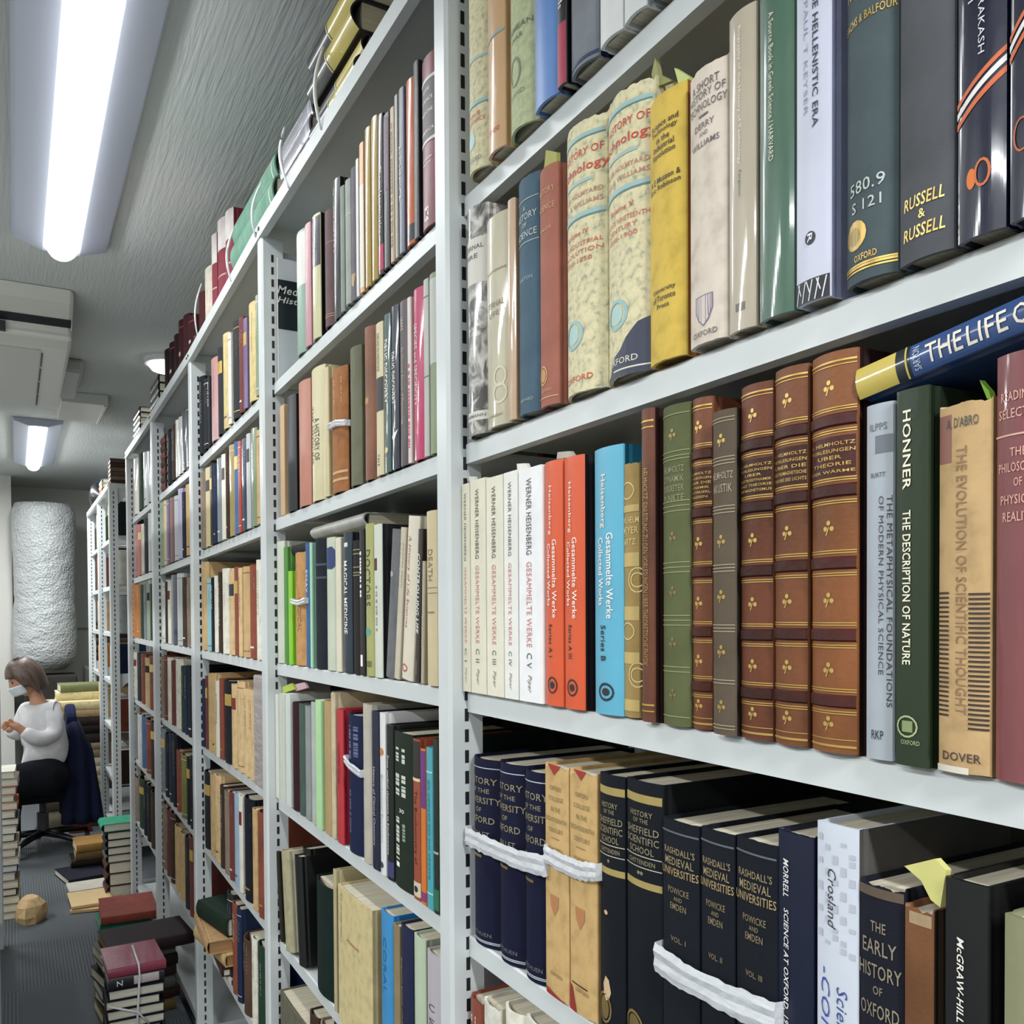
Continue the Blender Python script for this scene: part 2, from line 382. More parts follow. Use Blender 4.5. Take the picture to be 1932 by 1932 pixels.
fixture(.125, 1.32, 2.70, 'long white ceiling strip light, nearest one, glowing above the aisle', .2)
fixture(.125, 5.2, 6.62, 'smaller-looking glowing strip light beyond the air conditioner', 1.3)
fixture(.125, -1.9, -.5, 'long white ceiling strip light behind the viewer over the aisle', 2.5)
fixture(-1.15, -.9, .5, 'added unseen ceiling strip light behind and left of the viewer', 1.7)  # added lamp out of view, extra light on the near bays
fixture(-1.15, 1.1, 2.5, 'added unseen ceiling strip light left of the viewer', 1.35)  # added unseen lamp, broadside light to even out the book fronts
fixture(-1.15, 3.1, 4.5, 'added unseen ceiling strip light beyond the left rack', 1.3)  # added unseen lamp, shining over the left rack onto upper shelves
fixture(-1.15, 5.4, 6.8, 'farthest added unseen ceiling strip light on the left', 1.3)  # added unseen lamp to brighten the far end
cl = tag(ob('round_ceiling_lamp', None, None, (.56, 3.78, CEIL)), 'small glowing round ceiling lamp seen above the dark red books', 'ceiling light')
rg_ = MB(); rg_.tube([(0, 0, 0), (0, 0, -.02)], [.10, .095], 24); rg_.obj('rim', mat('E0E0E0', 'plastic'), cl)
dm = MB(); dm.tube([(0, 0, -.02), (0, 0, -.04), (0, 0, -.052)], [.085, .07, .03], 24)
em, nt, b = mk('round_diffuser'); b.inputs['Emission Color'].default_value = (1, .98, .93, 1); b.inputs['Emission Strength'].default_value = 6
dm.obj('diffuser', em, cl, smooth=True)
# ================================================================== SHELVING RACK
def upright(mb, yn, X0, z0, z1, d=.043, slots=True, wdt=PW):
    # C-section: front face towards the aisle, flanges back on both sides
    pr = [(X0+d, yn), (X0+.004, yn), (X0, yn+.004), (X0, yn+wdt-.004), (X0+.004, yn+wdt), (X0+d, yn+wdt), (X0+d, yn+wdt-.0025), (X0+.0025, yn+wdt-.0025), (X0+.0025, yn+.0025), (X0+d, yn+.0025)]
    mb.prism(pr, z0, z1)
    if slots:
        z = z0+.03
        while z < z1-.03:
            mb.box(X0+.0195, X0+.0245, yn-.0004, yn+.001, z-.0075, z+.0075, 1); z += .0245
slotm = mat('14161A', 'ink')
def rack(label, ys, xf, zt, zb, levels, name='shelving_rack', depth=.30, lvf=lvl, first=None, slots=True):
    root = tag(ob(name, None, None, (xf, ys[0], FLOOR)), label, 'shelving')
    inv = Matrix.Translation((-xf, -ys[0], -FLOOR))
    def fin(mb, nm):
        mb.V = [tuple(inv @ Vector(v)) for v in mb.V]; return mb.obj(nm, [white, slotm], root)
    for i, y in enumerate(ys):
        mb = MB(); upright(mb, y, xf, zb, zt(y)-(.0 if i == 0 or first is None else .0), slots=slots); fin(mb, 'upright')
        mb = MB(); upright(mb, y, xf+depth-.02, zb, zt(y), slots=False); fin(mb, 'rear_upright')
        for zz in (zt(y)-.02, (zt(y)+zb)/2, zb+.12):
            mb = MB(); mb.prism([(xf+.044, zz), (xf+depth-.022, zz), (xf+depth-.022, zz-.05), (xf+.075, zz-.05), (xf+.044, zz-.085)], y+.012, y+.014, axis='y'); fin(mb, 'brace_plate')
    ends = ([first] if first is not None else [])+list(ys)
    for k in levels:
        for a, c in zip(ends, ends[1:]):
            y0 = a+PW+.001 if a != first else a
            y1 = c-.001
            xs = xf+.023; lip = LIP
            if k == 'T':
                lip = .030; xs = xf-.003; y0 = a+PW*.5 if a != first else y0; y1 = c+PW*.5-.001
            z0, z1 = lvf(k, y0), lvf(k, y1)
            prof = [(xs, 0), (xs, lip-.002), (xs+.002, lip), (xf+depth, lip), (xf+depth, lip-.003), (xs+.003, lip-.003), (xs+.003, .003), (xs+.014, .003), (xs+.014, 0)]
            n = len(prof); mb = MB()
            V = [(x, y0, z0+z) for x, z in prof]+[(x, y1, z1+z) for x, z in prof]
            mb.add(V, [tuple(range(n)), tuple(range(n, 2*n))[::-1]]+[(i, n+i, n+(i+1) % n, (i+1) % n) for i in range(n)])
            if k == 'T':     # little bolts where the top shelf is fixed
                for yy in (y0+.012, y1-.012): mb.box(xs-.002, xs, yy-.003, yy+.003, lvf(k, yy)+.012, lvf(k, yy)+.018, 1)
            fin(mb, 'shelf')
    return root
rack('long white steel shelving rack with slotted uprights filling the right side of the aisle', POSTY, PF, lambda y: lvl('T', y)+(.30 if y < 1 else 0)*0+.0, FLOOR, 'TABCDEFG', first=.05)
# added dark panel in place of shade, closing the gaps above the books
bp = MB(); bp.box(PF+.325, PF+.335, .0, 4.27, FLOOR, .74); tag(bp.obj('added_shade_panel', mat('4A443C', 'plastic')), 'added dark panel standing in for shade behind the long white shelving rack', 'panel')
def pix_y(x, zc): return 1153-(x-46)*zc/.5194
EXTRA = []
def row(level, entries, group, rowword, bayword, bf=BF, hdef=.2, xmax=None, lo=.0, depth=.17):
    """entries: (xl, xr, ytop, colour, kind, label, decos, opts); pixel columns of the spine edges, all turned into metres on the plane X=bf"""
    n = 0
    for e in entries:
        xl, xr, yt, colr, kind = e[:5]; label = e[5] if len(e) > 5 else None; decos = e[6] if len(e) > 6 else (); o = dict(e[7]) if len(e) > 7 else {}
        X = bf+o.pop('s', 0); zm = lvl(level, 1.5)+.12
        Yl = onX(xl, pix_y(xl, zm), X).y; Yr = onX(xr, pix_y(xr, zm), X).y
        lo_, hi_ = .0, POSTY[0]-.002
        for q0, q1 in zip(POSTY, POSTY[1:]):
            if (Yl+Yr)/2 > q0+PW/2: lo_, hi_ = q0+PW+.002, q1-.002
        Yl = min(Yl, hi_); Yr = max(Yr, lo_)
        if Yl < Yr+.004: Yr = Yl-.004 if Yl > lo_+.01 else Yr; Yl = max(Yl, Yr+.004)
        t = max(.004, Yl-Yr-.0006); Yc = (Yl+Yr)/2
        z0 = lvl(level, Yc)+LIP+.0012
        if o.get('dz'): z0 += o.pop('dz')
        h = o.pop('h', None)
        if h is None: h = onX(xl, yt, X).z-z0
        h = max(.08, h)
        nx = {'A': 'T', 'B': 'A', 'C': 'B', 'D': 'C', 'E': 'D', 'F': 'E', 'G': 'F'}.get(level)
        h = min(h, min(lvl(nx, Yl), lvl(nx, Yr))-.0025-z0)
        h = min(h, o.pop('hmax', .285 if level != 'T' else .3))
        w = o.pop('w', depth*random.Random(n*7+int(xl)).uniform(.85, 1.1))
        lean = o.pop('lean', 0)
        if label is None:
            cw = CW.get(colr, 'pale'); th = 'slim' if t < .018 else 'thick' if t > .04 else 'mid-width'
            label = '%s %s %s, %s, %s, %s' % (cw, th, {'paper': 'paperback', 'clear': 'shiny book'}.get(kind, 'book'), ORD[min(n, 13)], rowword, bayword)
        if not decos and colr in CW and t > .006:
            rr = random.Random(int(xl*31)+int(yt)); dk = sum(rgb(colr)[:3]) < .9
            ic = rr.choice(['E8E4D8', 'D9B45A', 'E8E4D8']) if dk else rr.choice(['4A3B30', '2A2A30', '7A2A22'])
            k = rr.random()
            if k < .55: decos = [('D', rr.uniform(.82, .93), rr.uniform(.35, .6), .5, .32, ic)]
            elif k < .8: decos = [('P', .70, .84, ic if not dk else 'D9B45A', .12, .88)] if rr.random() < .4 else [('B', .93, .0015, ic), ('B', .07, .0015, ic), ('D', .86, .66, .5, .5, ic)]
            else: decos = [('D', .86, .74, .5, .6, ic), ('B', .12, .004, ic, .25, .75)]
        M3 = BASIS
        loc = Vector((X, Yc, z0))
        if lean:
            a = lean; M3 = BASIS @ Matrix.Rotation(a, 3, 'Y')
            # keep the lowest corner on the shelf
            lowc = min((M3 @ Vector((sx*t/2, 0, 0))).z for sx in (-1, 1)); loc.z = z0-lowc+.0005; loc.y += h/2*math.sin(a)
        kw = dict(decos=decos, rg=random.Random(int(xl)), pages=o.pop('pages', 'DCD3BC')); kw.update(o)
        if kind == 'paper': kw.setdefault('paperback', True)
        book(label, t, h, w, colr, kind, loc, group, M3, **kw); n += 1
CW = {'1F2430': 'near-black', '2B2F36': 'charcoal', '3C3F45': 'dark grey', '7E8488': 'grey', 'B4B8B8': 'light grey', 'D9D6CA': 'off-white', 'E6E2D2': 'cream', 'C8A878': 'tan', 'D8B98A': 'light tan',
      '6E3A34': 'maroon', '8A4B3A': 'russet brown', '5A4336': 'dark brown', 'B98C8A': 'dusty pink', 'D0BE88': 'yellow', 'A08A48': 'mustard gold', '2C3F66': 'navy blue', '4D6FA0': 'mid blue', '98B2C8': 'light blue',
      '3B5A46': 'dark green', '7A8A6C': 'leaf green', '9AA88E': 'grey-green', 'B0402E': 'red', 'BE7E48': 'orange', '685480': 'purple', 'A8A4C8': 'lilac', '8A7A6A': 'grey-brown', '7A7A3E': 'olive', '8CBCC4': 'cyan'}
W = 'F2F0EA'; GO = 'C4A258'; GF = 'A98E52'; BK = '1A1A1E'; RD = 'C8452E'
ITAL = (.25, .006); BOLD = (0, .012)
NB1 = 'nearest bay, right of the thick white upright'
# ---------------- nearest bay
tech = lambda v, sub: [('B', .935, .0035, '9DB8B4'), ('B', .925, .001, '4E8A94'), ('H', 'A HISTORY OF', .875, .92, .028, RD), ('H', 'Technology', .815, 1.05, .042, RD, (0, .01)), ('B', .77, .003, '9DB8B4', .2, .8),
    ('H', 'SINGER HOLMYARD', .725, .9, .018, 'B5806A'), ('H', 'HALL & WILLIAMS', .69, .9, .018, 'B5806A'), ('B', .65, .004, '9DB8B4'), ('B', .638, .001, '4E8A94'), ('H', 'Volume '+v, .585, .5, .02, RD)]+[('H', s_, .545-.03*i, .9 if len(s_) > 9 else .6, .017, 'C46A50') for i, s_ in enumerate(sub)]+[
    ('O', .42, .22, .24, .055, '8FB8B8'), ('E', .42, .22, .15, .035, 'A8C8C4'), ('H', 'OXFORD', .055, .62, .022, RD)]
row('A', [
    (874, 911, 0, 'D5CDA8', 'speckle', 'cream speckled jacket with blue rules, first on the highest row beside the upright', [('B', .30, .004, '9DB8B4'), ('B', .29, .001, '4E8A94'), ('B', .50, .003, '9DB8B4'), ('H', 'Volume III', .25, .5, .02, RD), ('H', 'RENAISSANCE', .22, .8, .018, 'C46A50'), ('H', 'OXFORD', .05, .6, .02, '8A8A80'), ('E', .4, .14, .2, .04, 'A8C8C4')], {'h': .24}),
    (914, 947, 0, 'C9A37A', 'clear', 'tan book in a shiny clear jacket on the highest row, before the green-cream one', [('B', .5, .003, '8AA0A0'), ('H', 'OXFORD', .09, .6, .02, RD)], {'h': .24}),
    (948, 1001, 0, 'B5BC94', 'speckle', 'pale green-cream speckled book on the highest row left of the plain blue one', [('H', 'CRIMEAN', .40, .8, .022, '6A6A58'), ('H', 'WAR', .36, .4, .02, '6A6A58'), ('O', .45, .23, .2, .06, '6E7A5A'), ('H', 'RAND', .14, .45, .018, '8A8A70')], {'h': .25}),
    (1002, 1048, 0, '5F86C2', 'jacket', 'plain bright blue book on the highest row of the nearest bay', [], {'h': .24}),
    (1049, 1066, 0, '1E1E22', 'jacket', 'slim black and crimson book on the highest row, between plain blue and grey books', [('P', 0.0, .24, 'A03048'), ('V', 'The Minds', .5, .30, .5, .45, W)], {'h': .235}),
    (1067, 1121, 0, '7C8187', 'cloth', 'grey cloth book with dark blue edge on the highest row', [('B', .02, .003, '2A3558')], {'h': .24, 'side': '1E2A50'}),
    (1126, 1171, 0, 'D4D6D4', 'jacket', 'first of two pale grey-white matching books, highest row, left one', [('H', 'ROBERT BOYLE', .28, .85, .018, '9A9A98')], {'h': .24}),
    (1172, 1216, 0, 'CFD2D2', 'jacket', 'second of two pale grey-white matching books, highest row, right one', [('H', 'ROBERT BOYLE', .36, .85, .018, '9A9A98')], {'h': .24}),
    (1218, 1262, 0, '8E9092', 'cloth', 'grey book at the photo top edge, rightmost on the highest row', [], {'h': .24}),
], 'books on the highest visible row of the nearest bay', 'top row', NB1, bf=.4475)
row('B', [
    (871, 909, 408, '8A857C', 'photo', 'book in glossy black and white photographic jacket, first beside the upright', [('P', .66, .86, 'CFCBC2'), ('H', 'INTERNAL', .82, .8, .02, '5A5650'), ('H', 'FIRE', .78, .5, .02, '5A5650'), ('P', .06, .10, 'CFCBC2'), ('H', 'HEINEMANN', .08, .85, .014, '6A6660')]),
    (910, 955, 425, 'BDB59A', 'clear', 'beige book in clear jacket with grey title, right of the photographic jacket', [('H', 'Illustrations', .74, .8, .015, '7A735C'), ('H', 'ETERNAL', .58, .7, .028, '8A846C'), ('H', 'LIFE', .535, .4, .024, '8A846C'), ('O', .7, .23, .2, .05, 'D0C9AE'), ('O', .7, .15, .22, .05, 'D0C9AE'), ('H', 'DOUBLEDAY', .05, .6, .012, '7A735C')]),
    (956, 970, 381, 'C2A283', 'clear', 'slim tan book squeezed between beige jacket and blue cloth book', []),
    (971, 1011, 349, '4C6474', 'cloth', 'faded blue cloth book titled a history of science, second row', [('B', .90, .001, '9AA8A8'), ('H', 'A', .865, .1, .02, 'B8BEB4'), ('H', 'HISTORY', .83, .85, .028, 'B8BEB4'), ('H', 'OF', .795, .2, .018, 'B8BEB4'), ('H', 'SCIENCE', .755, .85, .028, 'B8BEB4'), ('B', .72, .001, '9AA8A8'), ('H', 'SARTON', .57, .6, .016, '98A4A4'), ('H', 'HARVARD', .06, .6, .014, '98A4A4')], {'jag': .002}),
    (1012, 1047, 329, 'A5695A', 'cloth', 'faded red-brown cloth book with gold oval emblem near its foot', [('H', 'HISTORY', .90, .8, .024, 'C99A6A'), ('H', 'SCIENCE', .83, .8, .024, 'C99A6A'), ('H', 'SINGER', .74, .6, .015, 'C99A6A'), ('O', .35, .13, .25, .042, 'C99A58'), ('E', .35, .13, .17, .03, 'BD8A4E'), ('B', .035, .0012, 'C99A6A'), ('H', 'OXFORD', .065, .6, .012, 'C99A6A')]),
    (1050, 1126, 262, 'DCD3AC', 'speckle', 'cream speckled history volume four with torn top edge', tech('IV', ['THE INDUSTRIAL', 'REVOLUTION', '1750-1850']), {'jag': .006, 'bl': .2}),
    (1127, 1214, 205, 'DCD3AC', 'speckle', 'cream speckled history volume five, jacket torn away to navy at the foot', tech('V', ['THE LATE NINETEENTH', 'CENTURY', '1850-1900'])[:-1]+[('S', [(.05, .0), (.98, .0), (.98, .19), (.80, .175), (.62, .13), (.52, .095), (.38, .075), (.30, .05), (.24, .02)], '33384C'), ('H', 'OXFORD', .055, .6, .022, 'D8D4C0'), ('B', .024, .0013, 'D8D4C0', .35, .98)], {'jag': .007, 'bl': .2}),
    (1216, 1286, 199, 'D9B956', 'oldpaper', 'bright mustard-yellow book with small black lettering on the second row', [('V', ' ', .9, .8, .5, .1, BK)]+[('H', s_, .885-.028*i, wf, .022, '2A2620', (0, .01)) for i, (s_, wf) in enumerate([('Science and', .72), ('Technology', .68), ('in the', .35), ('Industrial', .55), ('Revolution', .6)])]+[('H', 'A E Musson &', .68, .8, .022, '2A2620', (0, .01)), ('H', 'Eric Robinson', .652, .8, .02, '2A2620', (0, .01)), ('H', 'University', .265, .6, .022, '2A2620', (0, .01)), ('H', 'of Toronto', .237, .6, .022, '2A2620', (0, .01)), ('H', 'Press', .207, .32, .018, '2A2620', (0, .01))], {'jag': .003, 'side': '9A6434', 's': .002, 'pages': 'B88A50'}),
    (1292, 1365, 150, 'DCCFC0', 'oldpaper', 'cream-pink jacket with grey capitals and a purple shield, second row', [('H', 'A SHORT', .93, .7, .03, '6A5F60'), ('H', 'HISTORY OF', .895, .92, .028, '6A5F60'), ('H', 'TECHNOLOGY', .855, .98, .028, '6A5F60'), ('B', .82, .0015, '6A5F60', .38, .62), ('H', 'DERRY', .785, .5, .022, '6A5F60'), ('H', 'AND', .755, .22, .015, '6A5F60'), ('H', 'WILLIAMS', .72, .7, .022, '6A5F60'), ('S', [(.27, .175), (.72, .175), (.72, .12), (.64, .085), (.5, .062), (.36, .085), (.27, .12)], '7C6C84'), ('S', [(.30, .171), (.69, .171), (.69, .12), (.61, .088), (.5, .068), (.39, .088), (.30, .12)], 'D2C6BC'), ('E', .38, .158, .07, .008, '7C6C84'), ('E', .61, .158, .07, .008, '7C6C84'), ('E', .5, .09, .07, .008, '7C6C84'), ('P', .108, .142, '9A8C98', .36, .64), ('H', 'OXFORD', .038, .62, .02, '6A5F60')], {'jag': .004}),
    (1369, 1423, 41, 'B7AC98', 'clear', 'taupe book in clear wrapper with white title running down', [('V', 'Biography of the History of Technology', .95, .52, .5, .13, 'E8E4D8'), ('V', 'Ferguson', .5, .42, .5, .12, '6A6660'), ('P', .06, .085, '6A6658', .35, .68)], {'s': .001}),
    (1425, 1494, -40, '4B6A58', 'clear', 'glossy dark green tall book with cream title running down the spine', [('V', 'A Source Book in Greek Science / HARVARD', .78, .40, .45, .14, 'E0DCC4'), ('V', 'DRABKIN', .96, .85, .52, .12, 'E0DCC4')], {'h': .262}),
    (1496, 1563, -60, 'C9CBDC', 'jacket', 'pale lavender-white book with grey titles and black patterned foot', [('V', 'SCIENCE OF THE HELLENISTIC ERA', .97, .42, .64, .15, '3A3C48', (0, .012)), ('V', 'MASSIE and PAUL T KEYSER', .95, .46, .36, .12, '9A9CAC'), ('E', .5, .155, .15, .0165, '2A2C34'), ('V', 'R', .166, .144, .5, .14, 'E8E8F0', (0, .012)), ('P', 0, .055, '202228')]+[('S', [(a, .002), (a+.03, .002), (a+.13, .052), (a+.10, .052)], 'E0E0E8') for a in (.05, .25, .45, .62, .8)]+[('S', [(a, .052), (a+.03, .052), (a+.13, .022), (a+.10, .022)], 'E0E0E8') for a in (.1, .38, .66)], {'h': .262, 'side': '8A8EAA'}),
    (1582, 1684, -80, '4C585C', 'cloth', 'dark slate cloth book with gold capitals and a gold crest at its foot', [('H', 'HISTORY OF', .80, .8, .03, GF), ('H', 'BOTANY', .755, .75, .04, 'C9A650'), ('H', '1530-1860', .70, .85, .033, 'C9A650'), ('B', .665, .001, 'C9A650', .4, .6), ('H', 'SACHS & BALFOUR', .62, .95, .02, 'C9A650'), ('H', '580.9', .225, .65, .03, 'B8C4BC'), ('H', 'S 121', .18, .55, .026, 'B8C4BC'), ('E', .3, .115, .24, .035, 'B89A55'), ('E', .28, .113, .14, .022, '8F7B4A'), ('H', 'OXFORD', .058, .42, .016, 'C9A650'), ('B', .042, .001, 'C9A650'), ('B', .036, .0015, 'B89A55'), ('B', .028, .001, 'C9A650')], {'h': .255, 'jag': .002, 'bl': .2}),
    (1688, 1796, -90, '54565A', 'cloth', 'dark grey cloth book with gold publisher name twice around an ampersand', [('H', 'HISTORY OF', .81, .8, .03, GF), ('H', 'BOTANY', .76, .7, .038, 'C9A650'), ('H', '1530-1860', .70, .7, .026, 'C9A650')]+[('E', .2+.11*i, .645, .035, .007, 'E0C070') for i in range(6)]+[('H', 'RUSSELL', .13, .72, .028, 'E0C070', (.15, .01)), ('H', '&', .098, .12, .02, 'E0C070'), ('H', 'RUSSELL', .062, .74, .028, 'E0C070', (.15, .01))], {'h': .255, 'bl': .12}),
    (1798, 1897, -100, '1C2142', 'clear', 'glossy navy book with orange and white stripes, left of its partly cut twin', [('V', 'SVAMI SATYA PRAKASH', .72, .38, .56, .12, 'D8D4DC'), ('V', 'SARASVATI', .69, .50, .34, .11, 'D8D4DC')]+[('S', [(0.02, z), (.98, z+.075), (.98, z+.075+d), (.02, z+d)], c_) for z, d, c_ in ((.245, .014, 'D0683C'), (.268, .014, 'E8E4E0'), (.29, .012, 'D0683C'))]+[('E', .36, .125, .1, .022, 'E07828'), ('O', .58, .13, .16, .03, 'C86838')], {'h': .25}),
    (1899, 1975, -100, '1C2142', 'clear', 'glossy navy book with stripes cut off by the right edge of the photo', [('S', [(0.02, z), (.98, z+.08), (.98, z+.08+d), (.02, z+d)], c_) for z, d, c_ in ((.325, .014, 'D0683C'), (.348, .014, 'E8E4E0'), (.37, .012, 'D0683C'))]+[('O', .4, .17, .25, .035, 'C86838')], {'h': .25}),
], 'books on the second visible row of the nearest bay', 'second row', NB1, bf=.4505)
HEI = lambda n: [('V', 'WERNER HEISENBERG', .955, .63, .46, .22, '55504A'), ('V', 'GESAMMELTE WERKE', .60, .235, .46, .22, 'CC8A84'), ('V', 'C '+n, .21, .145, .46, .22, '55504A'), ('V', 'Piper', .115, .04, .46, .2, '77726A', ITAL)]
HEI2 = lambda n: [('V', 'Heisenberg', .90, .70, .42, .2, 'F4DCCC', (0, .01)), ('V', 'Gesammelte Werke', .68, .36, .64, .2, 'F4EDE4', (0, .01)), ('V', 'Collected Works', .665, .41, .34, .18, 'F4EDE4', (0, .01)), ('V', 'Series '+n, .335, .20, .42, .18, '23202A', (0, .01)), ('O', .5, .085, .26, .035, '23202A'), ('E', .5, .085, .13, .015, '23202A')]
RB = [.905, .845, .815, .62, .44, .26]
def helm(title, dark='4A2418', n=5):
    d = []
    for zc in ((.83, .655, .475, .295, .13) if n == 5 else (.85, .62, .42, .22)):
        d += [('R', zc, .006, dark), ('B', zc+.025, .0007, GO), ('B', zc+.031, .0007, GO), ('B', zc-.025, .0007, GO), ('B', zc-.031, .0007, GO)]
    d += [('L', z, 'C8A860') for z in (.915, .565, .385, .21, .075)]
    d += [('B', .975, .0012, GO), ('B', .965, .0006, GO), ('B', .035, .0006, GO), ('B', .018, .0015, GO)]
    d += [('P', .69, .79, dark, .04, .96)] if n == 5 else []
    k = len(title)
    d += [('H', s_, .78-.085*(i+.5)/k, min(.92, .1*len(s_)+.1), .05/k*.9, GO, (0, .01)) for i, s_ in enumerate(title)]
    return d
row('C', [
    (867, 887, 916, 'DCD7C2', 'paper', 'leftmost of five cream-white matching volumes beside the upright', HEI('I')),
    (888, 917, 908, 'E0DBC6', 'paper', 'second of five cream-white matching volumes with red lettering', HEI('II')),
    (918, 950, 903, 'E3DFCC', 'paper', 'third of five cream-white matching volumes with red lettering', HEI('III')),
    (951, 977, 893, 'EAE9E2', 'paper', 'fourth of five matching volumes, white with red lettering', HEI('IV')),
    (979, 1023, 888, 'F1F0F0', 'paper', 'last and whitest of five matching volumes, next to the orange pair', HEI('V')),
    (1024, 1059, 874, 'D9582E', 'jacket', 'left book of the bright orange pair with white lettering', HEI2('A I'), {'side': 'B84A28'}),
    (1060, 1098, 866, 'D9582E', 'jacket', 'right book of the bright orange pair, black lower side showing', HEI2('A III'), {'side': '2A2024'}),
    (1115, 1171, 851, '5EAFCB', 'jacket', 'sky-blue thick book with white lettering beside the orange pair', HEI2('B'), {'side': '2A7898', 's': .001}),
    (1172, 1203, 876, 'A58A54', 'cloth', 'ornate gold-brown art nouveau book between sky-blue and thin brown books', [('B', .82, .006, 'C2A868'), ('H', 'WILHELM', .775, .95, .024, 'D8C488'), ('H', 'MEYER', .735, .9, .026, 'D8C488'), ('H', 'ARTZ', .69, .7, .024, 'D8C488'), ('B', .62, .012, 'C2A868'), ('B', .41, .012, 'C2A868'), ('B', .235, .01, 'C2A868'), ('B', .05, .01, 'C2A868'), ('O', .4, .89, .4, .035, 'D8C488'), ('O', .9, .54, .42, .05, 'D8C488'), ('O', .9, .54, .3, .03, 'D8C488'), ('O', .4, .34, .4, .035, 'D8C488'), ('O', .9, .17, .42, .05, 'D8C488'), ('O', .9, .17, .3, .03, 'D8C488')], {'jag': .003, 's': .004}),
    (1205, 1230, 775, '6A4130', 'leather', 'tall very thin brown leather book with gold title down its spine', [('V', 'HELMHOLTZ, EINLEITUNG ZU DEN VORLESUNGEN UBER THEORETISCHE PHYSIK', .81, .18, .5, .4, GF), ('B', .96, .0015, GO), ('B', .94, .001, GO), ('B', .055, .0015, GO), ('B', .035, .001, GO)], {'s': -.002, 'side': '3A1E16'}),
    (1243, 1296, 772, '5C6240', 'cloth', 'olive green cloth book with faint bands among the brown leather set', [('B', z, .0008, '8A8E62') for z in (.97, .855, .84, .83, .70, .685, .67, .51, .495, .48, .345, .33, .315, .185, .17, .03)]+[('L', z, '8F7B4A') for z in (.91, .59, .42, .26, .10)]+[('H', s_, .80-.03*i, .7, .02, '8F8B6A') for i, s_ in enumerate(['HELMHOLTZ', 'DYNAMIK', 'DISKRETER', 'PUNKTE'])], {'s': .001}),
    (1298, 1338, 757, '74452E', 'leather', 'brown leather volume partly behind the grey-brown one, third of the leather set', helm(['HELMHOLTZ', 'VORLESUNGEN', 'UBER DIE', 'DYNAMIK', 'KONTINUIERL.', 'MASSEN']), {'s': .004}),
    (1339, 1383, 780, '5E5244', 'cloth', 'faded grey-brown cloth book in front among the brown leather set', [('B', z, .0008, '9A8C74') for z in (.975, .965, .855, .845, .835, .705, .695, .685, .525, .515, .505, .34, .33, .32, .17, .16, .03, .02)]+[('L', z, 'B89A55') for z in (.91, .60, .43, .26, .09)]+[('H', 'HELMHOLTZ', .80, .85, .022, 'A89A80'), ('H', 'AKUSTIK', .76, .8, .026, 'A89A80')], {'s': -.003, 'side': '4A4036'}),
    (1389, 1452, 734, '6A3C28', 'leather', 'left of the three broad brown leather volumes with gold clovers', helm(['v. HELMHOLTZ', 'VORLESUNGEN', 'UBER', 'ELEKTRODYNAMIK', 'UND THEORIE', 'DES MAGNETISMUS'], '3A1E18'), {'bl': .16}),
    (1453, 1518, 703, '76482E', 'leather', 'middle of the three broad brown leather volumes with gold clovers', helm(['v. HELMHOLTZ', 'VORLESUNGEN', 'UBER DIE', 'ELEKTROMAGNETISCHE', 'THEORIE DES LICHTS'], '40201A'), {'bl': .16}),
    (1520, 1609, 680, '855230', 'leather', 'right and tallest of the three broad brown leather volumes', helm(['v. HELMHOLTZ', 'VORLESUNGEN', 'UBER', 'THEORIE', 'DER WÄRME'], '4A2420'), {'bl': .16, 'side': '3A1A16', 's': -.001}),
    (1629, 1684, 768, 'A9B1B8', 'jacket', 'silvery grey book partly hidden behind the olive-green one', [('V', 'THE METAPHYSICAL FOUNDATIONS', .74, .15, .88, .16, '3A3E48'), ('V', 'OF MODERN PHYSICAL SCIENCE', .74, .24, .62, .16, '3A3E48'), ('H', 'ILPPS', .935, .6, .02, '6A727A'), ('P', .86, .91, '6E747C', .4, .98), ('H', 'BURTT', .80, .5, .013, '4A4E58'), ('H', 'RKP', .07, .42, .025, '2A2E38')], {'s': .002}),
    (1686, 1752, 741, '2C4224', 'clear', 'glossy deep green book with bold white title running down', [('V', 'HONNER', .945, .735, .38, .25, 'EDE8CC', (0, .015)), ('V', 'THE DESCRIPTION OF NATURE', .68, .27, .38, .25, 'EDE8CC', (0, .015)), ('O', .4, .105, .32, .03, 'A8B080'), ('P', .09, .12, '8A9868', .24, .56), ('H', 'OXFORD', .063, .55, .012, 'A8B080')], {'side': '1E3018', 'bl': .06, 's': -.002}),
    (1763, 1866, 768, 'C2A274', 'oldpaper', 'sun-browned tan book with brown title and black side hatching', [('V', 'THE EVOLUTION OF SCIENTIFIC THOUGHT', .88, .16, .5, .2, '8F6F4E', (0, .012)), ('H', 'A. D\'ABRO', .945, .6, .028, '4A4A48', (0, .01)), ('H', 'DOVER', .045, .72, .024, '4A3A34', (0, .01)), ('P', .84, .97, '8A5A4E', .03, .30)]+[('B', .155+.0128*i, .0011, '3A2A24', .03, .26) for i in range(27)]+[('B', .125+.0128*i, .0011, '3A2A24', .64, .98) for i in range(29)]+[('P', .0, .018, 'D8D0C0', .0, .65)], {'jag': .003, 'bl': .1}),
    (1868, 1975, 676, '80484A', 'clear', 'mauve-red thick book in wrinkled clear wrap at the photo right edge', [('H', 'READINGS', .90, .7, .022, 'D8A898'), ('H', 'SELECTED', .86, .8, .022, 'D8A898'), ('B', .81, .001, 'D8A898'), ('H', 'THE', .77, .3, .02, 'D8A898'), ('H', 'PHILOSOPHY', .735, .8, .022, 'D8A898'), ('H', 'OF', .70, .15, .02, 'D8A898'), ('H', 'PHYSICAL', .66, .7, .022, 'D8A898'), ('H', 'REALITY', .62, .6, .022, 'D8A898')], {'bl': .15}),
], 'books on the third visible row of the nearest bay', 'third row', NB1, bf=.456)
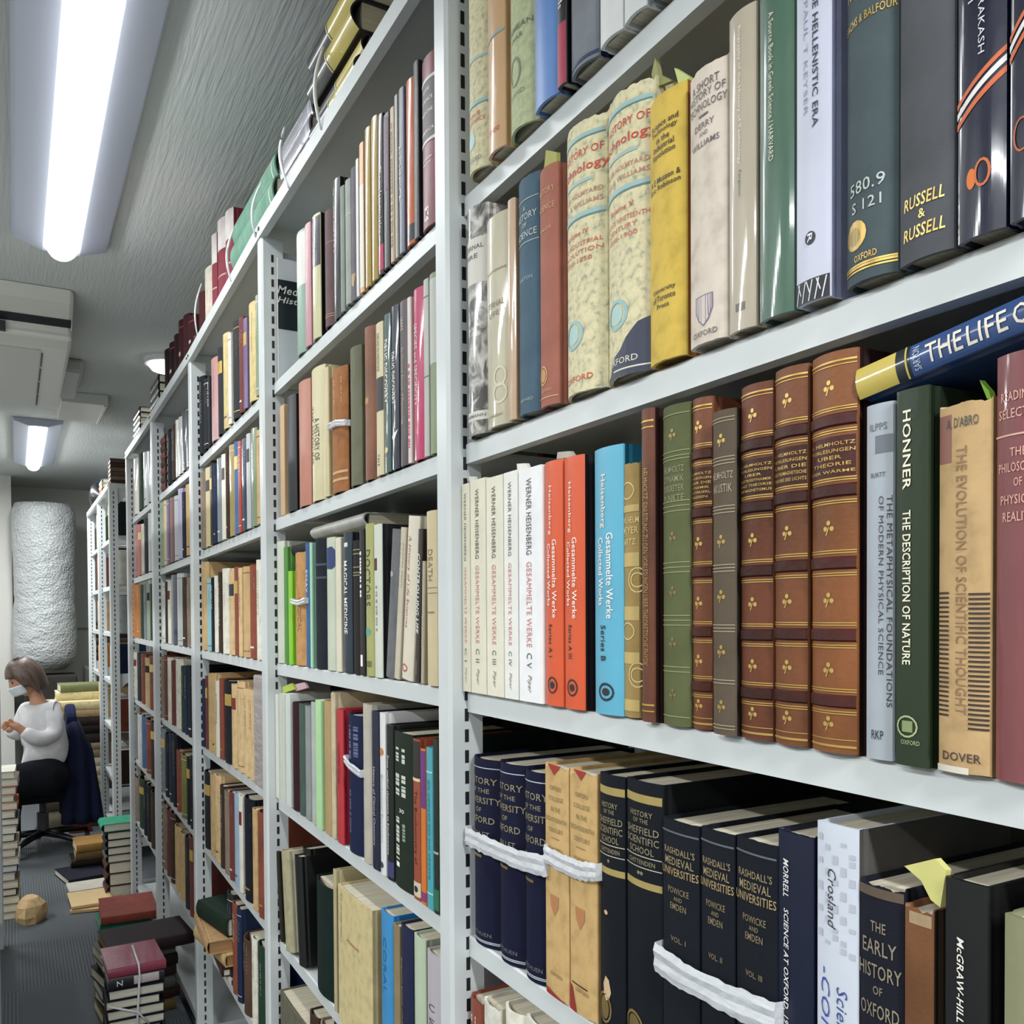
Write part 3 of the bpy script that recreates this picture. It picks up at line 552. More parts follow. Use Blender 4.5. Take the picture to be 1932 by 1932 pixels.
# the blue book lying across the tops
pa, pb_ = onX(1618, 758, .458), onX(1932, 628, .458); dv = (pb_-pa); ang = math.atan2(dv.z, -dv.y)
zl = Vector((0, math.cos(ang), -math.sin(ang))); xl_ = Vector((0, math.sin(ang), math.cos(ang))); yl_ = zl.cross(xl_)
M3 = Matrix((xl_, yl_, zl)).transposed()
hh = .205; tt = .020
base = pa + xl_*(tt/2) - zl*hh + Vector((0, 0, .001))
fz = lambda x: 1-(pa.y-onX(x, 690, .456).y)/(hh*math.cos(ang))
book('blue and yellow book lying tilted across the tops of the books below', tt, hh, .15, '2E4A7C', 'clear', base, 'books on the third visible row of the nearest bay', M3,
     decos=[('P', fz(1689), 1.0, 'C9B458'), ('P', fz(1716), fz(1689), '1E2C34'), ('B', fz(1709), .0012, 'C9B458'), ('H', 'SARTON', (fz(1723)+fz(1735))/2, .7, fz(1723)-fz(1736), 'B8C0CC'), ('V', 'THE', fz(1746), fz(1815), .5, .56, 'E4DCC8', (0, .008)), ('V', 'LIFE', fz(1824), fz(1900), .5, .56, 'E4DCC8', (0, .008)), ('V', 'OF', fz(1912), fz(1965), .5, .56, 'E4DCC8', (0, .008))], rg=random.Random(5), bl=.14, pages='9A8A68')
ox = [('H', s_, .885-.052*i, w_, .034 if i in (0, 2, 4) else .024, '90866A') for i, (s_, w_) in enumerate([('HISTORY', .9), ('OF THE', .6), ('UNIVERSITY', 1.02), ('OF', .2), ('OXFORD', .8)])]+[('H', 'MALLET', .60, .6, .028, '90866A'), ('B', .955, .001, 'B8BEC8'), ('B', .48, .003, '8F7B4A', .1, .6), ('H', 'METHUEN', .065, .65, .02, '6A6A68'), ('B', .03, .001, 'B8BEC8'), ('B', .022, .001, 'B8BEC8')]
coll = [('H', s_, .90-.045*i, w_, .02, '8A7A4E') for i, (s_, w_) in enumerate([('OXFORD', .5), ('COLLEGE', .6), ('IN THE', .4), ('EIGHTEENTH', .85), ('CENTURY', .6)])]+[('B', .685, .001, '8A7A4E', .3, .65), ('H', 'QUARRELL', .64, .6, .015, '8A7A4E'), ('S', [(.25, .44), (.62, .44), (.6, .39), (.44, .35), (.28, .39)], 'B07A50'), ('H', 'OXFORD', .10, .5, .016, '8A7A4E')]
shef = lambda st: [('P', .925, .955, 'A39058'), ('H', 'HISTORY', .885, .6, .02, '90866A'), ('H', 'OF THE', .86, .4, .016, '90866A'), ('H', 'SHEFFIELD', .825, .85, .026, '90866A'), ('H', 'SCIENTIFIC', .79, .85, .026, '90866A'), ('H', 'SCHOOL', .755, .65, .024, '90866A'), ('B', .733, .0008, 'B8B4A0'), ('H', 'CHITTENDEN', .712, .7, .017, '90866A'), ('B', .693, .0008, 'B8B4A0'), ('H', st, .672, .08*len(st), .015, 'C0B080'), ('P', .62, .645, 'A39058'), ('O', .3, .10, .3, .06, 'A98E52'), ('E', .3, .10, .2, .045, '8F7B4A')]
rash = lambda n: [('B', .955, .0015, '5A6068'), ('H', "RASHDALL'S", .885, .8, .026, '9C8A66'), ('H', 'MEDIEVAL', .845, .75, .03, '9C8A66'), ('H', 'UNIVERSITIES', .805, .96, .03, 'AA9468'), ('H', 'POWICKE', .735, .55, .024, '8A7A5A'), ('H', 'AND', .705, .22, .016, '8A7A5A'), ('H', 'EMDEN', .675, .42, .024, '8A7A5A'), ('H', 'VOL. '+n, .55, .4, .02, '8A7A5A')]
row('D', [
    (880, 928, 1424, '151A40', 'cloth', 'leftmost of three navy matching volumes tied with white plastic string', ox, {'side': '12142A', 'bl': .2}),
    (930, 977, 1434, '151A40', 'cloth', 'middle of three navy matching volumes tied with white plastic string', ox, {'bl': .2}),
    (978, 1026, 1449, '151A40', 'cloth', 'rightmost of three navy matching volumes tied with white plastic string', ox, {'bl': .2}),
    (1027, 1072, 1438, 'C8A670', 'oldpaper', 'left of two tattered yellow-ochre jackets tied with string', coll+[('S', [(.05, .03), (.95, 0), (.05, 0)], '8E2A24'), ('S', [(.15, 1.0), (.75, 1.0), (.45, .955)], '9A3028')], {'jag': .008, 'bl': .03, 'side': 'C09A5C'}),
    (1073, 1124, 1448, 'C8A670', 'oldpaper', 'right of two tattered yellow-ochre jackets, torn red at foot', coll+[('S', [(.0, .11), (.12, .10), (.3, .0), (.0, 0)], '8E2A24'), ('B', .12, .0014, '3A2418', .1, .7), ('S', [(.2, 1.0), (.7, 1.0), (.5, .96)], '9A3028')], {'jag': .008, 'bl': .03}),
    (1125, 1174, 1456, '141C26', 'cloth', 'left of two dark slate volumes with gold bands and a peeled spot', shef('*')+[('S', [(.25, .19), (.36, .225), (.5, .215), (.58, .17), (.5, .14), (.38, .13), (.28, .155)], 'CDB088'), ('E', .38, .47, .08, .009, 'CDB088')], {'bl': .12}),
    (1175, 1244, 1466, '141C26', 'cloth', 'right of two dark slate volumes with gold bands', shef('**'), {'bl': .1, 'side': '10141A'}),
    (1245, 1316, 1540, '19202C', 'cloth', 'volume one of three dark blue-grey volumes bound by plastic string', rash('I'), {'bl': .07, 'jag': .001}),
    (1318, 1383, 1558, '19202C', 'cloth', 'volume two of three dark blue-grey volumes bound by plastic string', rash('II'), {'bl': .07, 'jag': .001}),
    (1384, 1463, 1575, '19202C', 'cloth', 'volume three of three dark blue-grey volumes bound by plastic string', rash('III'), {'bl': .07, 'jag': .001}),
    (1464, 1535, 1562, '121E42', 'jacket', 'shiny navy book with slanted white title running down', [('V', 'MORRELL', .915, .80, .27, .16, 'E4E2DC', (.2, .012)), ('V', 'SCIENCE AT OXFORD, 1914-1939', .765, .31, .27, .16, 'E4E2DC', (.2, .012))], {'jag': .002, 'bl': .05, 's': .002}),
    (1537, 1617, 1547, 'CDD3DE', 'jacket', 'white-blue jacket with black and blue italic title beside navy book', [('V', 'Crosland', .88, .72, .42, .2, '2A2C34', (.25, .0)), ('V', 'Science under', .57, .24, .66, .24, '3A4A88', (.25, .0)), ('V', '-CONTROL-', .61, .20, .26, .22, '3A4EA0', (.25, .0))]+[('D', .97-.013*i, .95-.013*i, .12+.19*((i*3) % 5), .12, 'B4B8C4') for i in range(24)], {'side': '55524E', 'bl': .05}),
    (1613, 1702, 1655, '222434', 'cloth', 'dark navy book with tall plain capitals and tattered brown head', [('B', .975, .006, '5A4C3E'), ('H', 'THE', .875, .32, .03, '8F8470'), ('H', 'EARLY', .815, .72, .042, '8F8470'), ('H', 'HISTORY', .745, .9, .042, '8F8470'), ('H', 'OF', .69, .2, .025, '8F8470'), ('H', 'OXFORD', .63, .82, .042, '8F8470'), ('H', '727-1100', .54, .75, .03, '8F8470')], {'jag': .005, 'bl': .1}),
    (1703, 1760, 1703, '7A5236', 'leather', 'worn brown paper-backed book in front of a yellow note', [('P', .0, .52, '8F6E48'), ('P', .95, .985, 'A89070', .2, .95)], {'jag': .006, 'bl': .03, 'side': '4A3A2C'}),
    (1778, 1864, 1652, '1D1E20', 'jacket', 'black glossy book with white letters and turquoise zigzag line', [('V', 'McGRAW-HILL', .86, .65, .40, .16, 'ECE8DC', (.2, .012)), ('V', 'PERUTZ', .43, .25, .42, .2, 'ECE8DC', (.2, .012)), ('S', [(0.02, .60), (.02, .625), (.28, .59), (.44, .555), (.44, .53), (.36, .53), (.24, .565)], '3AA694'), ('S', [(.32, .60), (.40, .60), (.50, .57), (.98, .555), (.98, .53), (.46, .545)], '3AA694')], {'bl': .04, 'side': '121214'}),
    (1888, 1975, 1722, '8C8C6C', 'clear', 'olive-grey book at the bottom right corner of the photo', [('V', 'INVENTION', .88, .70, .75, .2, '3A3A34')], {'bl': .06}),
], 'books on the fourth visible row of the nearest bay', 'fourth row', NB1, bf=.460, depth=.18)
row('E', [
    (882, 906, 1874, '8A4B3A', 'leather', 'torn russet brown book leftmost on the lowest visible row of nearest bay', [], {'jag': .008}),
    (907, 940, 1882, 'D9D6CA', 'oldpaper', 'off-white torn paper jacket on the lowest visible row, with grey capitals', [('H', 'SCIENCE', .87, .7, .022, '6A6660'), ('H', 'AND', .83, .3, .018, '6A6660'), ('H', 'SOCIETY', .79, .7, .022, '6A6660')], {'jag': .006, 'side': 'C8C2AA'}),
    (943, 983, 1893, 'E6E2D2', 'oldpaper', 'cream rounded book on the lowest visible row beside the off-white jacket', [('H', 'SCIENCE', .87, .7, .022, '8A8674')], {'bl': .2}),
    (986, 1040, 1915, 'D9D6CA', 'jacket', 'off-white book barely seen at the bottom edge of photo', [], {}),
    (1042, 1100, 1940, '5A4336', 'cloth', 'dark brown book just under the lowest shelf lip', [], {}),
], 'books on the lowest visible row of the nearest bay', 'lowest row', NB1, bf=.458)
# ---------------- second bay
B2 = 'second bay'
row('A', [
    (556, 572, 447, '7E9C8A', 'jacket', 'pale green book with white spotted top half, leftmost standing on upper shelf of second bay', [('P', .55, .98, 'C9CCC2'), ('D', .93, .62, .5, .6, '8A4B3A')]),
    (573, 584, 429, 'B5808A', 'jacket', 'dusty pink slim book on the upper shelf of the second bay', [('D', .95, .72, .5, .6, 'D8D0C0')]),
    (585, 600, 416, 'C6C39A', 'clear', 'black and pale yellow jacket on the upper shelf, second bay', [('P', .58, .98, '4A4652'), ('D', .94, .62, .5, .5, 'D8D0C0')], {'side': '1A1C20'}),
    (608, 623, 407, '6A5456', 'cloth', 'dark mauve ribbed book on the upper shelf of second bay', [('B', .72, .001, '9A7A60'), ('B', .10, .0012, 'B88A5A'), ('B', .08, .0012, 'B88A5A')], {'bl': .2}),
    (626, 639, 346, '20262A', 'clear', 'black tall book with white edge line, upper shelf of second bay', [('D', .96, .5, .25, .25, 'D9D6CA')]),
    (640, 648, 356, '8C968C', 'cloth', 'slim grey-green book left of the string-tied grey one', []),
    (649, 659, 345, 'A4A8A2', 'cloth', 'light grey book carrying a white string loop, upper shelf of second bay', [('B', .72, .001, 'D8D8D0')], {'s': -.003}),
    (660, 670, 322, '6E6A72', 'cloth', 'grey-mauve book right of the string loop', [('S', [(.1, .20), (.9, .2), (.7, .1), (.3, .12)], 'A88A5A')]),
    (671, 676, 302, 'D9D6D2', 'jacket', 'very slim white book before the peach one', []),
    (677, 685, 274, 'D9A878', 'jacket', 'slim peach-topped white book left of the two gold ones', [('P', 0.03, .72, 'E0DCD0')]),
    (686, 697, 248, 'A58A38', 'clear', 'left of the two glossy gold books', []),
    (698, 710, 228, 'A58A38', 'clear', 'right of the two glossy gold books', []),
    (711, 721, 222, '202226', 'clear', 'black and white book with bright pink foot', [('P', 0.02, .18, 'B8365E'), ('V', 'Chocolate cuisine', .68, .25, .6, .5, 'E8E4D8'), ('P', .55, .97, '35363C', .5, .98)]),
    (722, 733, 221, '1E1C20', 'jacket', 'black book with purple lace pattern on its upper half', [('P', .5, .97, '6A5464', .1, .9), ('D', .95, .52, .5, .5, 'A88A9A')]),
    (735, 743, 207, 'B09A7C', 'jacket', 'tan paper book left of the grey-blue titled one', [('D', .9, .1, .5, .4, '8A6A4A')]),
    (744, 750, 182, '9A948A', 'jacket', 'slim grey and tan book beside the grey-blue titled one', []),
    (751, 761, 172, '6A7080', 'jacket', 'grey-blue book with white capital title, upper shelf of second bay', [('V', 'ALCHEMICA', .66, .32, .35, .5, W)]),
    (763, 779, 160, 'C4622E', 'clear', 'glossy orange book with dark foot on the upper shelf of second bay', [('P', .02, .12, '4A4A50')]),
    (780, 789, 120, '3A3C40', 'jacket', 'dark book with grey edge between orange and maroon books', [('P', 0, 1, '8A8E90', .02, .3)]),
    (792, 819, 122, '7C3540', 'jacket', 'maroon book with grey title panel right beside the thick upright', [('P', .50, .86, '6A6264'), ('B', .86, .004, 'E0DCD4'), ('B', .50, .004, 'E0DCD4'), ('H', 'LIFE', .80, .4, .02, W), ('H', 'SCIENCE', .74, .7, .02, W), ('H', 'MEDICINE', .67, .7, .02, W), ('H', 'AMERICA', .56, .8, .02, W), ('H', 'A Concise', .40, .6, .016, W), ('H', 'History', .37, .5, .016, W), ('P', .04, .12, 'E8E4E0', .3, .6), ('H', 'K', .08, .24, .05, '7C3540')]),
], 'books on the upper shelf of the second bay', 'upper shelf', B2, bf=.458)
row('B', [
    (529, 537, 767, 'C9A882', 'paper', 'slim light tan book leftmost on the second shelf, second bay', [], {'s': .006}),
    (538, 554, 753, '24282C', 'jacket', 'black book beside the salmon one, second shelf of second bay', []),
    (558, 580, 728, 'B87A66', 'jacket', 'salmon-pink book on the second shelf of the second bay', [], {'side': 'A5624A'}),
    (582, 607, 704, 'CFC59C', 'jacket', 'pale cream book with black capitals, second shelf of second bay', [('V', 'A HISTORY OF', .62, .30, .62, .28, '4A4636'), ('V', 'THE MEDICINE', .72, .28, .3, .2, '4A4636')]),
    (609, 618, 697, 'C8BC90', 'jacket', 'slim cream book beside the tan tied one', []),
    (619, 647, 706, 'A0693E', 'oldpaper', 'tan-brown jacket tied with white string, second shelf of second bay', [('D', .92, .72, .6, .4, 'C8A070'), ('B', .16, .004, 'C8A070'), ('B', .10, .004, 'C8A070')], {'side': '5A2420'}),
    (655, 676, 663, '6E705A', 'cloth', 'olive-grey cloth book on the second shelf of second bay', [('D', .9, .7, .5, .5, '5A5A48')]),
    (678, 706, 628, '8A5A42', 'leather', 'rounded russet-brown leather book on the second shelf of second bay', [('P', .50, .54, 'B88A5A', .3, .6)], {'bl': .3}),
    (707, 721, 614, 'CFC49C', 'jacket', 'cream jacket with a black middle band', [('P', .42, .64, '1E1E20'), ('V', 'DRUGS IN MEDICINE', .93, .68, .5, .3, '4A4A44'), ('V', 'YALE', .14, .06, .5, .25, '4A4A44')]),
    (723, 735, 597, '3A5656', 'clear', 'dark teal glossy book with white title, left of its navy partner', [('V', 'DRUG DISCOVERY', .84, .44, .4, .6, W, BOLD), ('E', .4, .14, .3, .02, 'E0C8A0')]),
    (736, 750, 582, '202C44', 'clear', 'navy glossy book with white title and starburst near the foot', [('V', 'DRUG DISCOVERY', .72, .40, .4, .5, W, BOLD), ('S', [(.1, .2), (.4, .22), (.5, .29), (.6, .22), (.9, .24), (.6, .18), (.5, .08), (.4, .18)], W)]),
    (752, 767, 573, '56424A', 'jacket', 'dark mauve book with small cream titles down its spine', [('V', 'LEAKE', .90, .82, .5, .3, 'D8C8A8'), ('V', 'An Historical Account of Pharmacology', .72, .25, .5, .3, 'C8B898')]),
    (768, 775, 563, 'D8CCC4', 'jacket', 'slim whitish book left of the magenta one', [('D', .6, .1, .5, .4, 'C84A6A')]),
    (776, 797, 552, 'C02E62', 'clear', 'bright magenta glossy book with white serif title', [('V', 'SPECIES and SPECIFICITY', .80, .32, .4, .3, 'F0E8EA')]),
    (798, 808, 530, 'B2B4AC', 'jacket', 'light grey book with thin outline panel right of the magenta one', [('B', .9, .001, '5A5A58'), ('B', .45, .001, '5A5A58')]),
    (809, 822, 520, '7C8A62', 'jacket', 'leaf-green and white book touching the thick upright', [('P', .50, .97, 'B8BAB0')]),
], 'books on the second shelf of the second bay', 'second shelf', B2, bf=.458)
LN = .055
row('C', [
    (517, 533, 1024, 'C9CEBC', 'jacket', 'pale greenish-white book leftmost on the third shelf, second bay', []),
    (534, 541, 1033, '4E8A3A', 'jacket', 'slim leaf-green book beside the lime ones', []),
    (542, 549, 1078, '84C82E', 'plain' if False else 'jacket', 'lime-green slim file on the third shelf of second bay', []),
    (550, 574, 1043, 'C2935E', 'oldpaper', 'brown paper-wrapped book with white strap, third shelf of second bay', [('V', 'KIPKE', .9, .68, .3, .2, '9A7448'), ('V', 'MEDICAL', .6, .3, .6, .2, '9A7448')], {'jag': .006}),
    (575, 583, 1025, '2E5A8C', 'jacket', 'slim mid-blue book right of the brown paper-wrapped one', [('V', 'ESSAY', .78, .6, .5, .4, W)]),
    (584, 588, 1024, 'A8D8B8', 'jacket', 'very slim mint-green book before the dark navy one', []),
    (589, 609, 1019, '25303C', 'cloth', 'dark slate-navy book, third shelf of second bay', [('B', .8, .004, '3A4450'), ('B', .7, .004, '3A4450')]),
    (613, 629, 1016, 'C4CCB8', 'jacket', 'pale green jacket with dark blue octagonal badge', [('S', [(.0, .92), (.8, .93), (1.0, .90), (1.0, .78), (.8, .76), (.0, .77)], '2A3A6A'), ('D', .90, .79, .35, .2, W), ('D', .90, .79, .7, .2, W)]),
    (631, 641, 1016, 'DCD6C0', 'jacket', 'slim cream book right of the badge jacket', []),
    (645, 661, 1007, '1D3E54', 'jacket', 'dark teal-blue book with bold white title down its spine', [('V', 'MAGICAL MEDICINE', .80, .28, .45, .42, W, BOLD), ('P', .90, .93, 'D8DCE0', .3, .7)], {'side': '121A24'}),
    (663, 676, 1021, '3A3634', 'cloth', 'black-brown book with tan bands, third shelf of second bay', [('B', z, .0015, '9A8A6A') for z in (.93, .90, .80, .76, .74)]),
    (677, 686, 1000, '17181A', 'jacket', 'slim black book with white letters, left of the olive one', [('D', .85, .55, .4, .4, W), ('P', .06, .14, W, .2, .7)]),
    (686, 702, 990, 'A6A866', 'clear', 'olive-yellow book with dark serif title', [('V', 'DOCTORS', .83, .46, .5, .5, '4A4E2A'), ('E', .4, .29, .35, .03, '5AA090'), ('P', .06, .1, '6A6E3A', .2, .8)], {'lean': -.0}),
    (703, 718, 991, 'D0D4C6', 'jacket', 'whitish book with a dark red square, right of the olive one', [('P', .70, .78, '4A2426', .1, .6), ('D', .6, .3, .5, .2, '8A8E80')], {'side': '34363A'}),
    (730, 746, 1002, '6E7072', 'oldpaper', 'mottled grey book leaning right on third shelf, second bay', [('E', .4, .7, .2, .02, 'A8AAAA')], {'lean': .14, 'hmax': .23}),
    (748, 758, 997, 'C6BEA8', 'jacket', 'beige book leaning right beside mottled grey one', [('D', .9, .6, .5, .6, '8A8674')], {'lean': .14, 's': .002, 'hmax': .235}),
    (760, 782, 979, 'DCD4C0', 'jacket', 'cream book with red lettering leaning right', [('V', 'A History of Life Sciences', .88, .32, .4, .3, 'B0503A', (.15, 0)), ('O', .4, .07, .25, .025, 'B0503A')], {'lean': .13, 'hmax': .24}),
    (784, 793, 1000, '42362F', 'jacket', 'dark brown book with bold white italic capitals leaning right', [('V', 'CONTROLLING LIFE', .84, .32, .5, .5, W, (.2, .01)), ('P', .05, .14, '6A5A4C', .3, .6)], {'lean': .08, 'hmax': .23}),
    (794, 800, 1060, 'B0A68E', 'jacket', 'short grey-beige book leaning behind the dark brown one', [('V', 'DARWIN', .55, .3, .5, .4, 'D8D0BC')], {'lean': .05, 'hmax': .2}),
    (802, 822, 966, 'CFBF98', 'jacket', 'tall light tan book touching the thick upright, third shelf', [('V', 'DEATH', .78, .60, .5, .4, '8A7A58'), ('B', .56, .001, '8A7A58'), ('B', .53, .001, '8A7A58'), ('B', .42, .002, '8A7A58', .2, .8)], {'s': -.002}),
], 'books on the third shelf of the second bay', 'third shelf', B2, bf=.460)
row('D', [
    (515, 526, 1308, 'DADBD0', 'paper', 'first of three whitish slim journals leftmost on fourth shelf, second bay', []),
    (527, 538, 1308, 'C8CCC0', 'paper', 'second of three whitish slim journals on fourth shelf, second bay', []),
    (539, 548, 1308, 'CFD6D0', 'paper', 'third of three whitish slim journals on fourth shelf, second bay', []),
    (549, 560, 1324, '4A2228', 'cloth', 'slim maroon book on the fourth shelf of second bay', []),
    (561, 572, 1327, '4A5A54', 'cloth', 'dark grey-green book right of the slim maroon one', []),
    (573, 583, 1331, '8E9290', 'cloth', 'mid-grey slim book on the fourth shelf, second bay', []),
    (584, 595, 1324, 'AEB4AC', 'cloth', 'light grey slim book left of the mint one', []),
    (596, 606, 1320, 'AED8A0', 'paper', 'mint-green slim book on the fourth shelf, second bay', []),
    (609, 622, 1321, 'B09468', 'jacket', 'tan book right of the mint-green one', []),
    (623, 631, 1306, 'C6B898', 'oldpaper', 'tall pale tan book with rough edge left of the red one', [], {'jag': .004}),
    (633, 645, 1337, 'B83038', 'jacket', 'bright red book on the fourth shelf of second bay', [('V', 'CHEMISTRY OF LIFE', .75, .45, .5, .35, '7A1A22')], {'side': '9A2030'}),
    (650, 679, 1345, '1F2C58', 'cloth', 'two-part navy volume tied with white string on fourth shelf', [('D', .92, .7, .35, .2, '5A6488'), ('D', .92, .7, .7, .2, '5A6488'), ('D', .45, .15, .35, .18, '4A547C')], {'bl': .12}),
    (681, 697, 1327, 'B6B0A2', 'cloth', 'cream-grey book right of the string-tied navy volume', []),
    (699, 713, 1341, '20264A', 'jacket', 'dark navy slim book with small white title', [('V', 'History of Clinical Chemistry', .65, .15, .5, .3, 'C8CCD8')]),
    (715, 726, 1344, 'DCDCDC', 'jacket', 'white slim book with an orange dot', [('E', .45, .76, .35, .025, 'C07830'), ('V', 'Biochemical Evolution', .62, .2, .5, .35, 'A0A0A4'), ('E', .4, .06, .3, .02, '3A3A40')]),
    (727, 740, 1366, '17181C', 'jacket', 'black book with white title from top to bottom, fourth shelf', [('V', 'From medical chemistry to biochemistry', .80, .16, .4, .36, W), ('P', .02, .12, '3A3A6A', .2, .98)]),
    (741, 776, 1378, '2C3C2C', 'cloth', 'thick dark green double volume with small white lettering', [('D', .9, .82, .25, .2, 'C8CCC0'), ('D', .9, .82, .6, .15, 'C8CCC0'), ('D', .73, .6, .25, .25, 'C8CCC0'), ('D', .73, .6, .6, .2, 'C8CCC0'), ('H', '30', .50, .25, .025, W), ('D', .45, .18, .25, .22, 'C8CCC0'), ('D', .42, .3, .6, .14, '8A9A88'), ('P', .13, .16, W, .15, .35)], {'bl': .05}),
    (777, 791, 1393, '9A4A34', 'jacket', 'brick-red slim book with black upper part', [('P', .76, .99, '26241E'), ('V', 'The Biochemistry of', .68, .22, .5, .4, '2A1A14'), ('B', .75, .004, 'E0C8A8'), ('P', .02, .11, 'D0C4A8'), ('E', .5, .065, .25, .02, BK)]),
    (792, 802, 1412, 'D87830', 'jacket', 'slim book half purple above, half orange below', [('P', .62, .99, '6A3478'), ('P', .02, .08, '8A3470')]),
    (803, 815, 1409, '4EA6B4', 'jacket', 'turquoise slim book near the thick upright, fourth shelf', [('B', .85, .002, 'A8DCE0'), ('B', .1, .002, 'A8DCE0'), ('D', .8, .2, .5, .3, '2E8494')]),
    (816, 826, 1393, '1F3A2C', 'jacket', 'dark green-black slim book against the thick upright, fourth shelf', [('B', .35, .003, 'A8A8A0'), ('P', .02, .14, '2A6A4A')]),
], 'books on the fourth shelf of the second bay', 'fourth shelf', B2, bf=.458)
row('E', [
    (520, 528, 1605, '3A3428', 'cloth', 'dark olive book leaning left, leftmost on fifth shelf of second bay', [], {'lean': -.16, 'hmax': .235}),
    (530, 544, 1605, 'A8A282', 'oldpaper', 'olive-cream book leaning left on the fifth shelf, second bay', [], {'lean': -.15, 'hmax': .235, 's': -.004, 'side': 'B8B49A'}),
    (556, 569, 1615, '151516', 'jacket', 'left black book leaning left on the fifth shelf', [], {'lean': -.12, 'hmax': .235}),
    (571, 585, 1600, '101012', 'jacket', 'right black book leaning left with white letters, fifth shelf', [('D', .7, .5, .5, .3, W)], {'lean': -.10, 's': .02, 'hmax': .235}),
    (587, 626, 1652, '15302A', 'cloth', 'dark green cloth volume on the fifth shelf of second bay', [], {'bl': .1}),
    (628, 634, 1640, 'B8AC84', 'jacket', 'slim beige book before the large cream one', []),
    (635, 699, 1668, 'CDBD8C', 'oldpaper', 'large cream-yellow folded jacket, biggest book on the fifth shelf', [('H', 'POISON', .66, .35, .022, 'B0644A'), ('D', .95, .6, .12, .05, 'A89A6A')], {'bl': .02, 'side': 'A89A70', 's': -.006}),
    (715, 738, 1714, '3E8CC4', 'jacket', 'sky-blue book on the fifth shelf right of the large cream one', [('V', 'CORAL', .85, .5, .5, .25, '2A6A9A')], {'side': '2A78B4'}),
    (740, 752, 1742, '8A7A5A', 'cloth', 'slim khaki book between sky-blue and navy, fifth shelf', []),
    (753, 776, 1741, '1E2A5A', 'jacket', 'navy book with jagged tan lettering on fifth shelf', [('V', 'ENCYCLOPEDIA OF', .8, .1, .15, .25, 'B0A47C')], {'side': '3A3A44'}),
    (778, 800, 1760, 'BCCCB0', 'jacket', 'pale mint book leaning slightly on the fifth shelf', [], {'side': '9A9E8A'}),
    (802, 828, 1790, 'BDB6BC', 'jacket', 'pale lilac book against the thick upright on fifth shelf', [('H', 'C', .7, .4, .04, '4A4A50'), ('H', 'S', .62, .4, .04, '4A4A50')]),
], 'books on the fifth shelf of the second bay', 'fifth shelf', B2, bf=.458)
row('F', [
    (513, 524, 1812, '2B3F7A', 'cloth', 'blue book leftmost on the sixth shelf of second bay', []),
    (526, 575, 1868, '6A6858', 'oldpaper', 'large grey-olive folded jacket on the sixth shelf, second bay', [], {'bl': .02, 'side': '4A4438', 's': -.006}),
    (580, 596, 1905, '5A4336', 'cloth', None), (598, 620, 1925, '8A7A6A', 'cloth', None), (622, 650, 1925, '2B2F36', 'cloth', None)],
    'books on the sixth shelf of the second bay', 'sixth shelf', B2, bf=.458)
# ---------------- third bay
B3 = 'third bay'
def quick(level, rowword, bayword, group, xs, **kw):
    row(level, [(a, b_, y, c_, k_) if not o_ else (a, b_, y, c_, k_, None, (), o_) for a, b_, y, c_, k_, o_ in [(e+({},))[:6] for e in xs]], group, rowword, bayword, **kw)
quick('A', 'upper shelf', B3, 'books on the upper shelf of the third bay', [
    (373, 381, 716, '1F2430', 'cloth'), (382, 390, 720, '2B2F36', 'cloth'), (391, 394, 712, '3C3F45', 'cloth'), (395, 407, 684, 'B98C8A', 'jacket'), (408, 417, 662, '3C3F45', 'cloth'),
    (418, 428, 636, 'D0BE88', 'oldpaper'), (429, 434, 632, 'E6E2D2', 'jacket'), (435, 448, 616, '3C3F45', 'cloth'), (449, 456, 603, '6E3A34', 'cloth'), (457, 464, 605, '685480', 'jacket'), (465, 480, 581, 'D0BE88', 'oldpaper'), (481, 486, 560, '7A8A6C', 'jacket')])
quick('B', 'second shelf', B3, 'books on the second shelf of the third bay', [
    (376, 384, 894, '8A7A6A', 'cloth'), (385, 394, 886, 'D0BE88', 'jacket'), (395, 399, 880, '1F2430', 'jacket'), (400, 406, 880, '2C3F66', 'cloth'), (407, 415, 868, '7E8488', 'clear'), (416, 423, 860, 'E6E2D2', 'jacket'), (424, 429, 850, '5A4336', 'cloth'),
    (430, 439, 843, 'A08A48', 'clear'), (440, 447, 836, '4D6FA0', 'cloth'), (448, 453, 834, 'B0402E', 'jacket'), (454, 462, 831, '2C3F66', 'clear'), (463, 470, 821, 'B4B8B8', 'jacket'), (471, 481, 812, '7A8A6C', 'clear'), (482, 489, 814, 'C8A878', 'cloth')])
quick('C', 'third shelf', B3, 'books on the third shelf of the third bay', [
    (377, 387, 1062, 'C8A878', 'cloth', {'hmax': .25}), (388, 396, 1092, '8CBCC4', 'jacket'), (397, 401, 1090, '1F2430', 'cloth'), (402, 409, 1087, 'E6E2D2', 'cloth'), (410, 415, 1080, '5A4336', 'cloth'), (416, 427, 1074, 'E6E2D2', 'oldpaper'), (428, 439, 1078, 'D8B98A', 'oldpaper'),
    (440, 447, 1070, '8A4B3A', 'cloth'), (448, 454, 1072, 'D8B98A', 'oldpaper'), (455, 466, 1070, 'C8A878', 'cloth'), (467, 480, 1067, '8A4B3A', 'cloth'), (481, 490, 1057, 'E6E2D2', 'oldpaper')])
